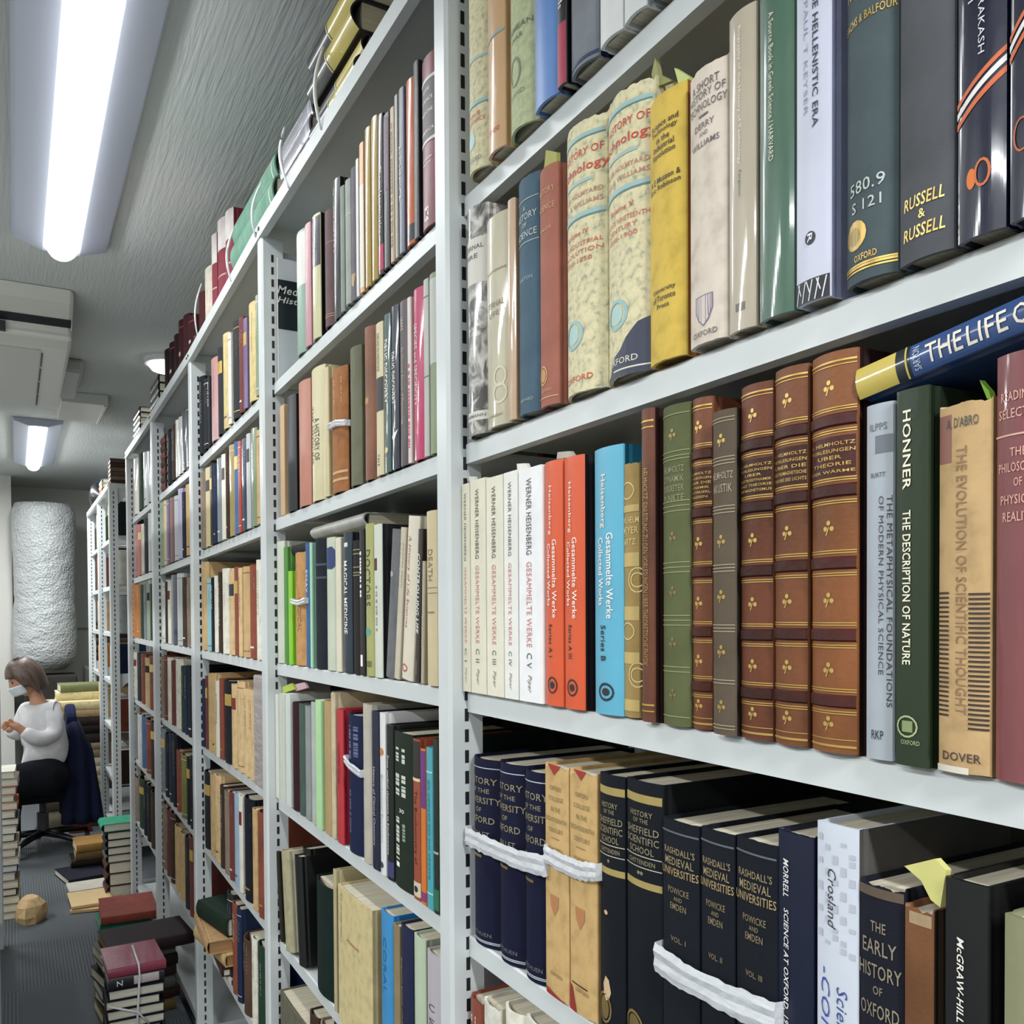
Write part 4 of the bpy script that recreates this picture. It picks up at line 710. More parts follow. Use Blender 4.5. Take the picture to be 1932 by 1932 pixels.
quick('D', 'fourth shelf', B3, 'books on the fourth shelf of the third bay', [
    (379, 385, 1281, '2C3F66', 'cloth'), (386, 390, 1275, '6E3A34', 'cloth'), (391, 397, 1270, 'C8A878', 'oldpaper'), (398, 404, 1270, 'C8A878', 'oldpaper'), (405, 411, 1284, 'E6E2D2', 'jacket'), (412, 418, 1280, '8A4B3A', 'cloth'), (419, 433, 1282, '2B2F36', 'cloth'),
    (434, 443, 1290, 'D8B98A', 'oldpaper'), (444, 456, 1284, 'D8B98A', 'oldpaper'), (457, 466, 1298, 'D8B98A', 'oldpaper'), (467, 476, 1300, 'D8B98A', 'oldpaper')])
quick('E', 'fifth shelf', B3, 'books on the fifth shelf of the third bay', [
    (382, 393, 1452, '2B2F36', 'cloth'), (394, 402, 1458, 'C8A878', 'oldpaper'), (403, 412, 1460, 'D8B98A', 'oldpaper'), (413, 420, 1480, '5A4336', 'cloth'), (421, 429, 1490, '8A7A6A', 'cloth'), (430, 438, 1492, '6E3A34', 'cloth'), (440, 448, 1494, '98B2C8', 'jacket'),
    (449, 455, 1500, 'D9D6CA', 'cloth'), (456, 472, 1500, '1F2430', 'cloth'), (474, 482, 1524, 'C8A878', 'oldpaper'), (483, 495, 1528, '8A4B3A', 'leather')])
quick('F', 'sixth shelf', B3, 'books on the sixth shelf of the third bay', [
    (426, 435, 1680, '3C3F45', 'cloth'), (436, 444, 1700, '8A4B3A', 'cloth'), (445, 452, 1710, '2C3F66', 'cloth'), (453, 470, 1760, '5A4336', 'leather'), (472, 481, 1765, 'E6E2D2', 'oldpaper'), (482, 496, 1775, '3B5A46', 'cloth')])
FAR[0] = True
B4 = 'fourth bay'
quick('A', 'upper shelf', B4, 'books on the upper shelf of the fourth bay', [
    (313, 320, 815, '1F2430', 'cloth'), (321, 329, 806, '5A4336', 'cloth'), (330, 334, 795, 'D9D6CA', 'clear'), (335, 340, 790, 'B4B8B8', 'clear'), (341, 348, 780, '3C3F45', 'clear'), (349, 356, 770, '2B2F36', 'clear')])
quick('B', 'second shelf', B4, 'books on the second shelf of the fourth bay', [
    (300, 307, 950, '9AA88E', 'cloth'), (308, 312, 946, 'D8B98A', 'jacket'), (313, 317, 944, '685480', 'jacket'), (318, 326, 942, '6E3A34', 'jacket'), (327, 333, 938, 'B4B8B8', 'jacket'), (334, 341, 925, 'A8A4C8', 'jacket'), (342, 346, 930, '3C3F45', 'cloth'), (347, 357, 918, 'C8A878', 'cloth')])
quick('C', 'third shelf', B4, 'books on the third shelf of the fourth bay', [
    (303, 309, 1100, 'D9D6CA', 'cloth'), (310, 314, 1098, '3C3F45', 'cloth'), (315, 319, 1096, 'E6E2D2', 'cloth'), (320, 330, 1086, '2C3F66', 'clear'), (331, 340, 1083, 'B4B8B8', 'clear'), (341, 349, 1090, '5A4336', 'cloth'), (350, 357, 1090, '8A7A6A', 'cloth')])
quick('D', 'fourth shelf', B4, 'books on the fourth shelf of the fourth bay', [
    (301, 307, 1238, '8A7A6A', 'cloth'), (308, 313, 1236, '6E3A34', 'cloth'), (314, 320, 1240, 'E6E2D2', 'cloth'), (321, 327, 1246, '6E3A34', 'cloth'), (328, 338, 1242, 'E6E2D2', 'oldpaper'), (339, 346, 1256, '3B5A46', 'cloth'), (347, 351, 1256, '2C3F66', 'cloth'), (352, 360, 1258, '1F2430', 'cloth')])
quick('E', 'fifth shelf', B4, 'books on the fifth shelf of the fourth bay', [
    (302, 308, 1372, '7E8488', 'cloth'), (309, 316, 1382, '1F2430', 'cloth'), (317, 323, 1382, '2C3F66', 'cloth'), (324, 330, 1384, '1F2430', 'cloth'), (331, 337, 1414, '8A4B3A', 'cloth'), (338, 348, 1420, '7A7A3E', 'cloth'), (350, 356, 1428, '1F2430', 'cloth'), (357, 362, 1426, '2B2F36', 'cloth')])
quick('F', 'sixth shelf', B4, 'books on the sixth shelf of the fourth bay', [
    (304, 311, 1512, '8A7A6A', 'cloth'), (312, 318, 1524, '6E3A34', 'cloth'), (319, 326, 1530, '5A4336', 'cloth'), (327, 335, 1554, 'C8A878', 'cloth'), (336, 345, 1566, 'C8A878', 'oldpaper'), (346, 354, 1575, '3C3F45', 'cloth'), (355, 362, 1575, '6E3A34', 'cloth')])
B5 = 'fifth bay'
quick('A', 'upper shelf', B5, 'books on the upper shelf of the fifth bay', [(250, 257, 870, 'D9D6CA', 'clear'), (258, 267, 862, '3B5A46', 'cloth'), (268, 275, 858, 'B4B8B8', 'clear'), (276, 283, 856, '7E8488', 'clear')])
quick('B', 'second shelf', B5, 'books on the second shelf of the fifth bay', [(252, 257, 992, 'B98C8A', 'cloth'), (258, 264, 992, 'B0402E', 'jacket'), (265, 269, 990, 'D9D6CA', 'cloth'), (270, 275, 980, '3C3F45', 'cloth'), (276, 285, 972, 'B4B8B8', 'clear')])
quick('C', 'third shelf', B5, 'books on the third shelf of the fifth bay', [(248, 254, 1104, 'BE7E48', 'cloth'), (255, 262, 1104, 'BE7E48', 'cloth'), (263, 268, 1104, '3B5A46', 'cloth'), (269, 274, 1102, '7E8488', 'cloth'), (275, 280, 1102, '9AA88E', 'cloth'), (281, 286, 1102, '3B5A46', 'cloth')])
quick('D', 'fourth shelf', B5, 'books on the fourth shelf of the fifth bay', [(251, 255, 1230, 'D9D6CA', 'cloth'), (256, 263, 1231, '3C3F45', 'cloth'), (264, 270, 1233, '8A4B3A', 'cloth'), (271, 278, 1240, 'D8B98A', 'cloth'), (279, 287, 1236, '8A4B3A', 'cloth')])
quick('E', 'fifth shelf', B5, 'books on the fifth shelf of the fifth bay', [(251, 256, 1345, '7E8488', 'cloth'), (257, 264, 1345, 'D9D6CA', 'cloth'), (265, 271, 1349, '4D6FA0', 'cloth'), (272, 281, 1354, '8A4B3A', 'cloth'), (282, 288, 1360, '5A4336', 'cloth')])
quick('F', 'sixth shelf', B5, 'books on the sixth shelf of the fifth bay', [(252, 258, 1462, '8A7A6A', 'cloth'), (259, 268, 1463, '3B5A46', 'cloth'), (269, 274, 1475, '1F2430', 'cloth'), (275, 281, 1478, '2B2F36', 'cloth'), (282, 289, 1490, '5A4336', 'cloth')])
FAR[0] = False
# ================================================================== BOOKS LYING FLAT
def lying(label, center, length, width, thick, color, kind='cloth', rot=0.0, group=None, **kw):
    """lies on its side; spine faces direction rot (0 = towards the aisle, -X); center = bottom centre of the volume"""
    c, s = math.cos(rot), math.sin(rot)
    y_ = Vector((c, s, 0)); z_ = Vector((-s, c, 0)); x_ = y_.cross(z_)         # depth, height (along), thickness up
    M3 = Matrix((x_, y_, z_)).transposed()
    base = Vector(center) - y_*(width/2) - z_*(length/2) + Vector((0, 0, thick/2+.0006))
    return book(label, thick, length, width, color, kind, base, group, M3, **kw)
def stack(items, x, y, z, group, rot0=0, gap=.001):
    """items: (label, length, width, thick, colour, kind, dx, dy, drot, decos)"""
    for it in items:
        lab, l_, w_, t_, c_, k_ = it[:6]; dx, dy, dr = it[6:9] if len(it) > 8 else (0, 0, 0); kw = it[9] if len(it) > 9 else {}
        lying(lab, (x+dx, y+dy, z), l_, w_, t_, c_, k_, rot0+dr, group, **kw); z += t_+gap
    return z
def topz(y): return lvl('T', y-.11)+.0312
GT = 'books piled on top of the shelving rack'
# pile nearest (dark covers, page ends towards us)
y_ = onX(742, 20, .45).y
stack([('black glossy book lowest in the pile at the photo top edge', .25, .19, .035, '2B2F36', 'clear', 0, 0, 0), ('dark slate book second in the pile at the photo top edge', .26, .19, .04, '3E4650', 'clear', .01, 0, 0),
       ('black and white glossy book upper in the pile at the photo top edge', .25, .19, .04, '2B2F36', 'clear', 0, 0, .02)], .56, y_-.12, topz(y_-.12), GT)
def ypix(x): return onX(x, 1153-(x-46)*.82/.5194, .44).y
ya, yb = ypix(661), ypix(578)
gd = [('P', .0, 1.0, '202226', .35, .98), ('B', .6, .004, 'C8B050'), ('D', .55, .2, .6, .3, 'C8B050')]
yk = [('P', .0, .52, 'B8A850'), ('B', .54, .003, 'D8CC98')]
stack([('%s volume in the string-tied yellow and black pile on the rack top' % n_, yb-ya, .21, t_, '26282C', 'clear', dx, 0, 0, {'decos': yk, 'bl': .32, 'pages': 'C8BCA0', 'side': '3A2E22'}) for n_, t_, dx in (('lowest', .033, 0), ('second', .033, .012), ('third and thicker', .046, -.004), ('topmost', .044, -.002))], .55, (ya+yb)/2, topz((ya+yb)/2), GT)
ya, yb = ypix(574), ypix(517)
gl = {'decos': [('D', .9, .3, .5, .5, 'D9D6CA'), ('P', .05, .12, 'A8A8B0')]}
stack([('lowest grey book in the string-tied grey pile on the rack top', yb-ya-.01, .2, .03, '6E6A6E', 'cloth', 0, 0, 0, gl), ('middle grey book in the string-tied grey pile on the rack top', yb-ya-.01, .2, .035, '8A8A94', 'clear', 0, 0, 0, gl),
       ('topmost grey book in the string-tied grey pile on the rack top', yb-ya-.01, .2, .036, '8E8E98', 'clear', .004, 0, 0, gl)], .55, (ya+yb)/2, topz((ya+yb)/2), GT)
ya, yb = ypix(515), ypix(434)
gg = {'decos': [('D', .35, .12, .5, .7, 'D8D4B8'), ('B', .06, .004, 'D8D4B8')]}
stack([('lower large green volume in the tied green pile on the rack top', yb-ya-.01, .22, .052, '6A9480', 'cloth', 0, 0, 0, gg), ('upper large green volume in the tied green pile on the rack top', yb-ya-.01, .22, .05, '6A9480', 'cloth', .005, 0, 0, gg)], .55, (ya+yb)/2, topz((ya+yb)/2), GT)
def top_stand(x0, x1, ytop, colr, kind, label, decos=(), X=.45, **kw):
    Yl, Yr = onX(x0, ytop, X).y, onX(x1, ytop, X).y; Yc = (Yl+Yr)/2; z0 = topz(Yc); h = onX(x0, ytop, X).z-z0
    book(label, Yl-Yr-.001, min(h, CEIL-z0-.01), .16, colr, kind, (X, Yc, z0), GT, decos=list(decos), rg=random.Random(3), **kw)
wr = [('P', .62, 1.0, 'CFC8C4'), ('B', .3, .004, 'B08080')]
top_stand(396, 404, 452, '7A2E3A', 'cloth', 'left crimson and white standing volume on the rack top', wr)
top_stand(405, 419, 430, '7A2E3A', 'cloth', 'middle crimson and white standing volume on the rack top', wr)
top_stand(420, 433, 412, '7A2E3A', 'cloth', 'right crimson and white standing volume on the rack top, next to green volumes', wr)
top_stand(372, 380, 560, '5E1E26', 'cloth', 'crimson book with curved string at the left end of crimson group', ())
top_stand(381, 395, 520, 'C8C0B0', 'oldpaper', 'grey-white paper-wrapped book among the crimson volumes on the rack top', ())
for i, (a, b_, yt, c_, lab) in enumerate([(352, 361, 606, '4A1A20', 'rightmost dark red volume in the group past the crimson books'), (342, 351, 604, '54202A', 'second dark red volume from the right on the rack top'), (334, 341, 612, '4A1A20', 'dark red tall volume near the round ceiling lamp'),
        (325, 333, 640, '3C161C', 'very dark red volume just right of the round ceiling lamp'), (316, 324, 655, '2E1418', 'black-red volume under the round ceiling lamp'), (307, 315, 668, '2A1216', 'last black-red volume of the dark red group'), (362, 370, 640, '3B5A46', 'dark green volume between crimson and dark red groups')]):
    top_stand(a, b_, yt, c_, 'cloth', lab, [('B', .85, .003, '8A3A3A'), ('P', .3, .38, 'C8B8A8', .3, .7)] if i % 2 == 0 else ())
ya, yb = ypix(300), ypix(274)
stack([('lowest black-edged book of the white-paged pile on the rack top', .21, .16, .026, '1F2430', 'clear', 0, 0, 0), ('second book of the white-paged pile on the rack top', .21, .16, .026, '2A4A44', 'clear', 0, 0, 0), ('third book of the white-paged pile on the rack top', .2, .16, .03, '1F2430', 'clear', 0, 0, 0), ('fourth book of the white-paged pile on the rack top', .2, .16, .028, '5A4336', 'clear', 0, 0, 0), ], .53, 3.42, topz(3.42), GT)
stack([('lowest slim book in the far pile at the end of the rack top', .21, .16, .022, '1F2430', 'clear'), ('second slim book in the far pile at the end of the rack top', .21, .16, .022, '2A4A44', 'clear'), ('third slim book in the far pile at the end of the rack top', .2, .16, .024, 'D9D6CA', 'clear'), ('fourth slim book in the far pile at the end of the rack top', .2, .16, .022, '1F2430', 'clear'), ('fifth slim book in the far pile at the end of the rack top', .2, .16, .022, '5A4336', 'clear')], .53, 3.95, topz(3.95), GT)
# lying volumes inside the rack
stack([('dark blue-grey cover-up book lying inside at the left of the long spine', .16, .15, .018, '3A3C40', 'cloth')], .545, 1.69, lvl('C', 1.6)+.235, 'books lying across the tops of standing books')
Yl, Yr = onX(585, 1000, .47).y, onX(684, 978, .47).y
lying('pale grey book lying across the tops, its long rounded spine outward', (.555, (Yl+Yr)/2, (onX(585, 1010, .47).z+onX(684, 1000, .47).z)/2), Yl-Yr, .17, .021, 'B4B4AE', 'cloth', 0, 'books lying across the tops of standing books', bl=.4)
GB = 'books stacked flat inside the fourth bay'
z = lvl('A', 3.25)+LIP; FAR[0] = True
stack([('%s slim book lying %s in the tall flat stack on the upper shelf, fourth bay' % (cw, w_), .1, .15, .026, c_, 'cloth') for w_, c_, cw in zip(['lowest', 'second', 'third', 'fourth', 'fifth', 'sixth', 'seventh'], ['6E3A34', '5A4336', '6E3A34', '4A2A2A', '6E3A34', '5A4336', '6E3A34'], ['maroon', 'dark brown', 'maroon', 'near-maroon black', 'maroon', 'dark brown', 'maroon'])], .535, 3.30, z+.001, GB); FAR[0] = False
# ---- stack protruding from the lower third bay
G3 = 'books in the stack jutting out of the lower third bay'
zz = lvl('F', 2.3)+LIP+.001
stack([('pale slim book at the bottom of the jutting stack', .17, .22, .022, 'D9D6CA', 'jacket', .06, 0, .05), ('brown slim book second in the jutting stack', .16, .22, .02, '5A4336', 'cloth', .05, 0, -.05),
       ('maroon slim book third in the jutting stack', .15, .22, .016, '6E3A34', 'cloth', .05, 0, .02), ('large tan book fourth in the jutting stack, page edge visible', .25, .20, .030, 'C8A878', 'oldpaper', .02, .02, .12, {'pages': 'A88458'}),
       ('large tan book fifth in the jutting stack, under the green one', .26, .20, .032, 'B8946A', 'oldpaper', .005, .03, -.06, {'pages': 'A88458'}), ('dark green cloth book on top of the jutting stack', .20, .15, .046, '1E3A2A', 'cloth', .0, .02, .18)], .50, 2.33, zz, G3)
# ================================================================== FLOOR PILES
GFp = 'books piled on the floor against the rack'
fz = FLOOR+.001
CR = 'C4BCA0'
# big bundle with plastic ribbon: fore-edges towards us
names = ['lowest', 'second from bottom', 'third from bottom', 'fourth from bottom', 'fifth from bottom', 'sixth from bottom', 'seventh from bottom', 'eighth from bottom', 'ninth from bottom', 'tenth from bottom']
cols = ['1F2430', '2B2F36', '1F2430', '3C3F45', '1F2430', '2B2F36', '1F2430', '2B2F36']
PX = (onY(208, 1850, 2.72).x+onY(310, 1850, 2.72).x)/2
zt_ = stack([('black-covered book %s in the ribbon-tied floor bundle' % names[i], .145+.004*(i % 3), .20, .027+.002*(i % 2), cols[i], 'cloth', .004*((i*5) % 3-1), 0, -.06+.02*(i % 3)) for i in range(8)], PX, 2.84, fz, GFp, rot0=-PI/2)
zt_ = stack([('glossy black and white jacketed book near the top of the tied bundle', .15, .20, .034, '33333A', 'clear', 0, 0, 0, {'decos': [('P', .1, .55, 'C8B8B8', .2, .9), ('H', 'Z', .8, .5, .1, W)]}), ('crimson book on top of the ribbon-tied floor bundle', .155, .2, .024, '8E3A50', 'clear', 0, .0, .03)], PX, 2.84, zt_, GFp, rot0=PI/2)
TIEZ = zt_
stack([('%s behind the tied bundle on the floor' % l_, .22, .17, .036, c_, 'cloth', dx, 0, dr) for l_, c_, dx, dr in [('olive-brown book lowest', '6A5A34', 0, 0), ('dark brown book second', '4A3630', .01, .1), ('grey book third', '5A5A58', .0, 0), ('dark brown book fourth', '4A3A38', 0, .1), ('black-brown book fifth', '3A2E2E', .01, 0), ('grey-edged book sixth', '6A6A60', 0, .05)]], .33, 3.15, fz, GFp, rot0=PI/2+.1)
stack([('large dark plum book lying above the others behind the tied bundle', .26, .20, .036, '3C2A30', 'cloth', 0, 0, .08, {'pages': 'A08A5A'})], .365, 3.12, fz+6*.0372, GFp, rot0=PI/2)
stack([('dark brown book lowest under the brick-red book', .20, .17, .03, '3A3030', 'cloth', .01, 0, 0), ('grey book with string under the brick-red book', .21, .17, .032, '8A8E8A', 'jacket', .03, 0, 0), ('bright green book jutting left below the brick-red book', .20, .16, .026, '2A8A68', 'cloth', -.01, .02, .03),
       ('brown slim book right under the brick-red book', .20, .16, .014, '5A4038', 'cloth', 0, 0, 0), ('brick-red cloth book lying on top of the aisle pile', .205, .27, .030, '8E4438', 'cloth', 0, 0, -.04)], .385, 3.86, fz, GFp, rot0=PI/2)
GS = 'books in the tall square stack by the fourth upright'
zz = fz
for i, (lab, c_, t_) in enumerate([('dark reddish-brown leather book at the foot of the square stack', '4A2A22', .055), ('reddish-brown leather book second in the square stack', '4A2A22', .055), ('brown leather book third in the square stack', '54301F', .05),
        ('grey-backed pale-paged book fourth in the square stack', '5A5A58', .034), ('charcoal pale-paged book fifth in the square stack', '3C3F45', .034), ('charcoal pale-paged book sixth in the square stack', '3C3F45', .034), ('dark pale-paged book seventh in the square stack', '2B2F36', .034)]):
    zz = stack([(lab, .16, .16, t_, c_, 'leather' if i < 3 else 'cloth', 0, 0, 0, {'bl': .3})], .43, 4.52, zz, GS, rot0=0)
zz = stack([('bright green cloth book on top of the square stack', .17, .19, .036, '2E9070', 'cloth', 0, .02, 0, {'bl': .3})], .43, 4.52, zz, GS, rot0=0)
GBk = 'brown books on the aisle floor near the swivel chair'
zz = stack([('navy cloth book lying flat on the aisle floor', .19, .26, .03, '23263C', 'cloth', -.02, -.12, .2), ('black book under the two ochre books', .17, .2, .03, '26221E', 'cloth', .02, .05, 0), ('olive-brown book under the ochre book', .15, .2, .04, '6A5434', 'cloth', .03, .05, .0), ('ochre book topmost of the aisle floor pile near the chair', .15, .2, .04, '9A7440', 'cloth', .03, .05, .05)], .30, 5.0, fz, GBk, rot0=PI/2)
# envelopes
def sheet(name, label, cat, x, y, z, w_, l_, t_, rot, tilt, colr, kind='oldpaper', group=None):
    mb = MB(); mb.box(-w_/2, w_/2, -l_/2, l_/2, 0, t_)
    o = mb.obj(name, mat(colr, kind), bev=.001); o.location = (x, y, z); o.rotation_euler = (tilt, 0, rot); tag(o, label, cat, group); return o
sheet('manila_envelope', 'upper buff paper envelope lying on the aisle floor beside the stack', 'envelope', .285, 4.42, fz+.016, .17, .23, .012, .03, 0, 'DCBE8C', 'paper', 'envelopes on the aisle floor')
sheet('manila_envelope', 'lower buff paper envelope sticking out under the other one', 'envelope', .31, 4.40, fz+.001, .18, .25, .012, -.22, 0, 'D0AE7A', 'paper', 'envelopes on the aisle floor')
sheet('white_folder', 'thin white-edged folder lying behind the envelopes on the floor', 'folder', .30, 4.66, fz+.001, .19, .16, .018, .06, 0, 'CFCABC', 'paper')
# paper bag by the left pile
bgp = MB(); n = 10; V = []; hs = [0, .03, .07, .10]; 
for j, z in enumerate(hs):
    for i in range(n):
        a = 2*PI*i/n; r_ = (.055, .062, .055, .03)[j]*(1+.12*math.sin(3*a+j)); V.append((r_*math.cos(a), r_*1.3*math.sin(a), z))
bgp.add(V, [(j*n+i, j*n+(i+1) % n, (j+1)*n+(i+1) % n, (j+1)*n+i) for j in range(3) for i in range(n)]+[tuple(range(n))[::-1], tuple(range(3*n, 4*n))])
o = bgp.obj('paper_bag', mat('D8B888', 'oldpaper')); o.location = (.045, 4.30, fz); tag(o, 'crumpled buff paper bag on the carpet beside the left floor pile', 'bag')
# left floor pile
GL = 'books stacked on the floor along the left shelving'
lc = ['9A9A7E', '8A8A70', '8E8A78', '2B2F36', '8A7A6A', '9A968A', '2C3F8A', 'A8A498', '8A7A6A', 'B4A08A', '5A4336', 'B4B8B8', '3C3F45', '8A8478', 'B4653A', 'A8A498', 'C0643A', '8A7A6A', 'D9D6CA']
lw = ['grey-green', 'pale olive', 'stone', 'black', 'grey-brown', 'pale stone', 'royal blue', 'ash', 'drab brown', 'sandy', 'dark brown', 'light grey', 'charcoal', 'taupe', 'rusty', 'bone', 'orange-brown', 'earthy', 'off-white']
stack([('%s book %s in the tall left floor stack' % (lw[i], ['lowest', 'second up', 'third up', 'fourth up', 'fifth up', 'sixth up', 'seventh up', 'eighth up', 'ninth up', 'tenth up', 'eleventh up', 'twelfth up', 'thirteenth up', 'fourteenth up', 'fifteenth up', 'sixteenth up', 'seventeenth up', 'eighteenth up', 'topmost'][i]), .155, .2, .034 if i % 3 else .030, lc[i], 'cloth', .004*((i*7) % 5-2), 0, .03*((i*3) % 3-1)) for i in range(19)], -.075, 4.45, fz, GL, rot0=-PI/2)
# ================================================================== LEFT RACK
LX = -.05
lr = tag(ob('shelving_rack', None, None, (LX, 2.2, FLOOR)), 'white steel shelving rack whose edge shows at the far left of photo', 'shelving')
def lup(y, nm='upright'):
    mb = MB(); mb.prism([(0, y-2.2), (-.004, y-2.204), (-.04, y-2.204), (-.04, y-2.2016), (-.0025, y-2.2016), (-.0025, y-2.166), (-.04, y-2.166), (-.04, y-2.1635), (0, y-2.1635)], 0, 1.95); mb.obj(nm, [white, slotm], lr)
for y in (2.22, 3.10, 3.98): lup(y)
for z in (.08, .38, .66, .94, 1.22, 1.5, 1.78):
    for y0, y1 in ((.06, .895), (.935, 1.775)):
        mb = MB(); mb.box(-.30, -.012, y0, y1, z, z+.022); mb.obj('shelf', white, lr)
GLB = 'books standing on the left rack'; FAR[0] = True
cs = ['7A2E3A', '1F2430', '2B2F36', 'B98C8A', '3C3F45', '6E3A34']
k = 0
for zi, z in enumerate((.08, .38, .66, .94, 1.22)):
    for y in (2.34, 2.40, 2.46, 2.75, 3.20, 3.26, 3.60):
        c_ = cs[k % 6]; k += 1
        if k > 26: break
        M3 = Matrix(((0, -1, 0), (1, 0, 0), (0, 0, 1)))
        book('%s book on the left rack, %s shelf from the floor, %s' % (CW.get(c_, 'crimson'), ['lowest', 'second', 'third', 'fourth', 'fifth'][zi], {2.34: 'nearest one', 2.40: 'second nearest', 2.46: 'third nearest', 2.75: 'fourth nearest', 3.20: 'fifth nearest', 3.26: 'sixth nearest', 3.60: 'seventh nearest'}[y]),
             .045, .22, .16, c_, 'cloth', (LX-.012, y, FLOOR+z+.0232), GLB, M3)
# ================================================================== FAR RACK (unit beyond the aisle crossing)
FY = [5.06, 5.78, 6.6]
fl_ = {'T': .665, 'A': .40, 'B': .14, 'C': -.115, 'D': -.38, 'E': -.64, 'F': -.92, 'G': -1.2}
rack('second white slotted shelving rack beyond the gap at the aisle end', FY, PF, lambda y: .69, FLOOR, 'TABCDEFG', lvf=lambda k_, y: fl_[k_], depth=.30)
FC = {'A': ['2B2F36', 'D0BE88', 'D0BE88', '3B5A46', 'B4B8B8', '9AA88E'], 'B': ['D9D6CA', '1F2430', '8A7A6A', '6E3A34', 'B4B8B8', '8A4B3A'], 'C': ['B4B8B8', '6E3A34', '8A4B3A', 'C8A878', 'D9D6CA', 'C8A878'], 'D': ['2C3F66', '3C3F45', 'B4B8B8', 'BE7E48', 'C8A878', 'BE7E48'], 'E': ['8A4B3A', '5A4336', 'B4B8B8', 'C8A878', '8A7A6A', 'D8B98A'], 'F': ['5A4336', '3C3F45', 'B4B8B8', '8A7A6A']}
OW = ['nearest', 'second', 'third', 'fourth', 'fifth', 'sixth']
for k_, cs_ in FC.items():
    for i, c_ in enumerate(cs_):
        y = 5.15+.085*i if i < 3 else 5.90+.10*(i-3)
        r_ = random.Random(i*17+ord(k_)); t_ = r_.uniform(.055, .08)
        book('%s book on the far rack, %s shelf, %s along it' % (CW[c_], {'A': 'upper', 'B': 'second', 'C': 'third', 'D': 'fourth', 'E': 'fifth', 'F': 'sixth'}[k_], OW[i]), t_, r_.uniform(.17, .205), .16, c_, 'cloth', (PF+.018, y, fl_[k_]+LIP+.001), 'books on the far rack', rg=r_, detail=False)
# books whose dark covers show through the far rack's open end, on the far side
for i, (z, c_, hh_) in enumerate([(.51, '3A2E2E', .12), (.36, 'A89A80', .12), (.16, '6E3A34', .11), (-.10, '1F2430', .11), (-.33, '1F2430', .12)]):
    mb = MB()
    book('%s cover facing the aisle end, %s in the far rack gap' % ({'3A2E2E': 'dark brown', 'A89A80': 'beige', '6E3A34': 'maroon', '1F2430': 'black'}[c_], ['topmost', 'second', 'third', 'fourth', 'fifth'][i]), .03, hh_, .12, c_, 'cloth', (PF+.075, 5.035, z-hh_/2), 'covers seen in the far rack gap', detail=False) if False else None
zt2 = .696
stack([('%s slim book %s in the pile on the near end of the far rack' % (a_, n_), .19, .15, .022, c_, 'cloth') for a_, n_, c_ in (('brown', 'lowest', '5A4336'), ('sepia', 'second', '6E5A4C'), ('umber', 'third', '5A4A40'), ('dun', 'fourth', '6E5A4C'), ('chocolate', 'fifth', '5A4336'), ('coffee', 'topmost', '5A4A40'))], .55, 5.2, zt2, 'books piled on the near end of the far rack', rot0=PI/2)
stack([('%s slim book %s in the middle pile on the far rack' % (a_, n_), .19, .15, .024, c_, 'cloth') for a_, n_, c_ in (('pale', 'lowest', 'B4B8B8'), ('brown', 'second', '8A4B3A'), ('tan', 'third', 'C8A878'), ('grey', 'topmost', '7E8488'))], .53, 5.75, zt2, 'books in the middle pile on the far rack')
bagm = MB(); bagm.tube([(0, 0, 0), (0, 0, .06), (0, 0, .13), (0, 0, .17)], [.06, .075, .06, .02], 12)
o = bagm.obj('plastic_bag', mat('23282E', 'clear'), smooth=True); o.location = (.50, 6.25, zt2+.001); tag(o, 'shiny dark plastic bag on top of the far rack', 'bag')
FAR[0] = False
# ================================================================== STRING, NOTES
def ribbon(label, pts, width, group, color='DDE0E4', wrap=True):
    """flat plastic string following pts (world), width vertical"""
    n = len(pts); V = []; F = []; rr = random.Random(int(pts[0][1]*1000))
    offs = [(-.5, 0), (-.25, -.0012), (0, -.0002), (.25, -.0014), (.5, 0)]; m_ = len(offs)
    for p in pts:
        w2 = width*rr.uniform(.88, 1.08)
        for a, dx in offs: V.append((p[0]+dx+rr.uniform(-.0005, .0003), p[1], p[2]+a*w2))
    for i in range(n-1):
        for j in range(m_-1): F.append((i*m_+j, i*m_+j+1, (i+1)*m_+j+1, (i+1)*m_+j))
    o = ob('plastic_string', newmesh('plastic_string', V, F, mat(color, 'film'))); tag(o, label, 'string', group)
    s = o.modifiers.new('solid', 'SOLIDIFY'); s.thickness = .0007; return o
GR = 'white plastic strings tied around books'
def band(label, pix, X, width):
    P_ = [onX(x, y, X) for x, y in pix]; out = []
    for a, b_ in zip(P_, P_[1:]):
        for i in range(8): out.append(a.lerp(b_, i/8))
    out.append(P_[-1])
    out = [Vector((out[0].x+d, out[0].y+.0012, out[0].z)) for d in (.06, .03, .012)]+out+[Vector((out[-1].x+d, out[-1].y-.0012, out[-1].z)) for d in (.012, .03, .06)]
    return ribbon(label, [tuple(p) for p in out], width, GR)
band('wide white plastic string tied around the three navy volumes', [(880, 1577), (920, 1596), (978, 1622), (1027, 1634)], .4560, .021)
band('white plastic string tied around the two ochre jackets', [(1028, 1610), (1060, 1628), (1095, 1643), (1125, 1646)], .4565, .018)
band('wide white plastic string tied around the three blue-grey volumes', [(1237, 1805), (1290, 1842), (1380, 1888), (1463, 1922)], .4560, .023)
band('narrow white string around the tan-brown jacket, second bay', [(619, 806), (633, 798), (652, 797)], .4535, .010)
band('narrow white string around the navy double volume, fourth shelf of second bay', [(650, 1432), (660, 1445), (680, 1460)], .4535, .012)
band('white strap around the brown paper-wrapped book', [(549, 1134), (562, 1138), (575, 1133)], .4545, .010)
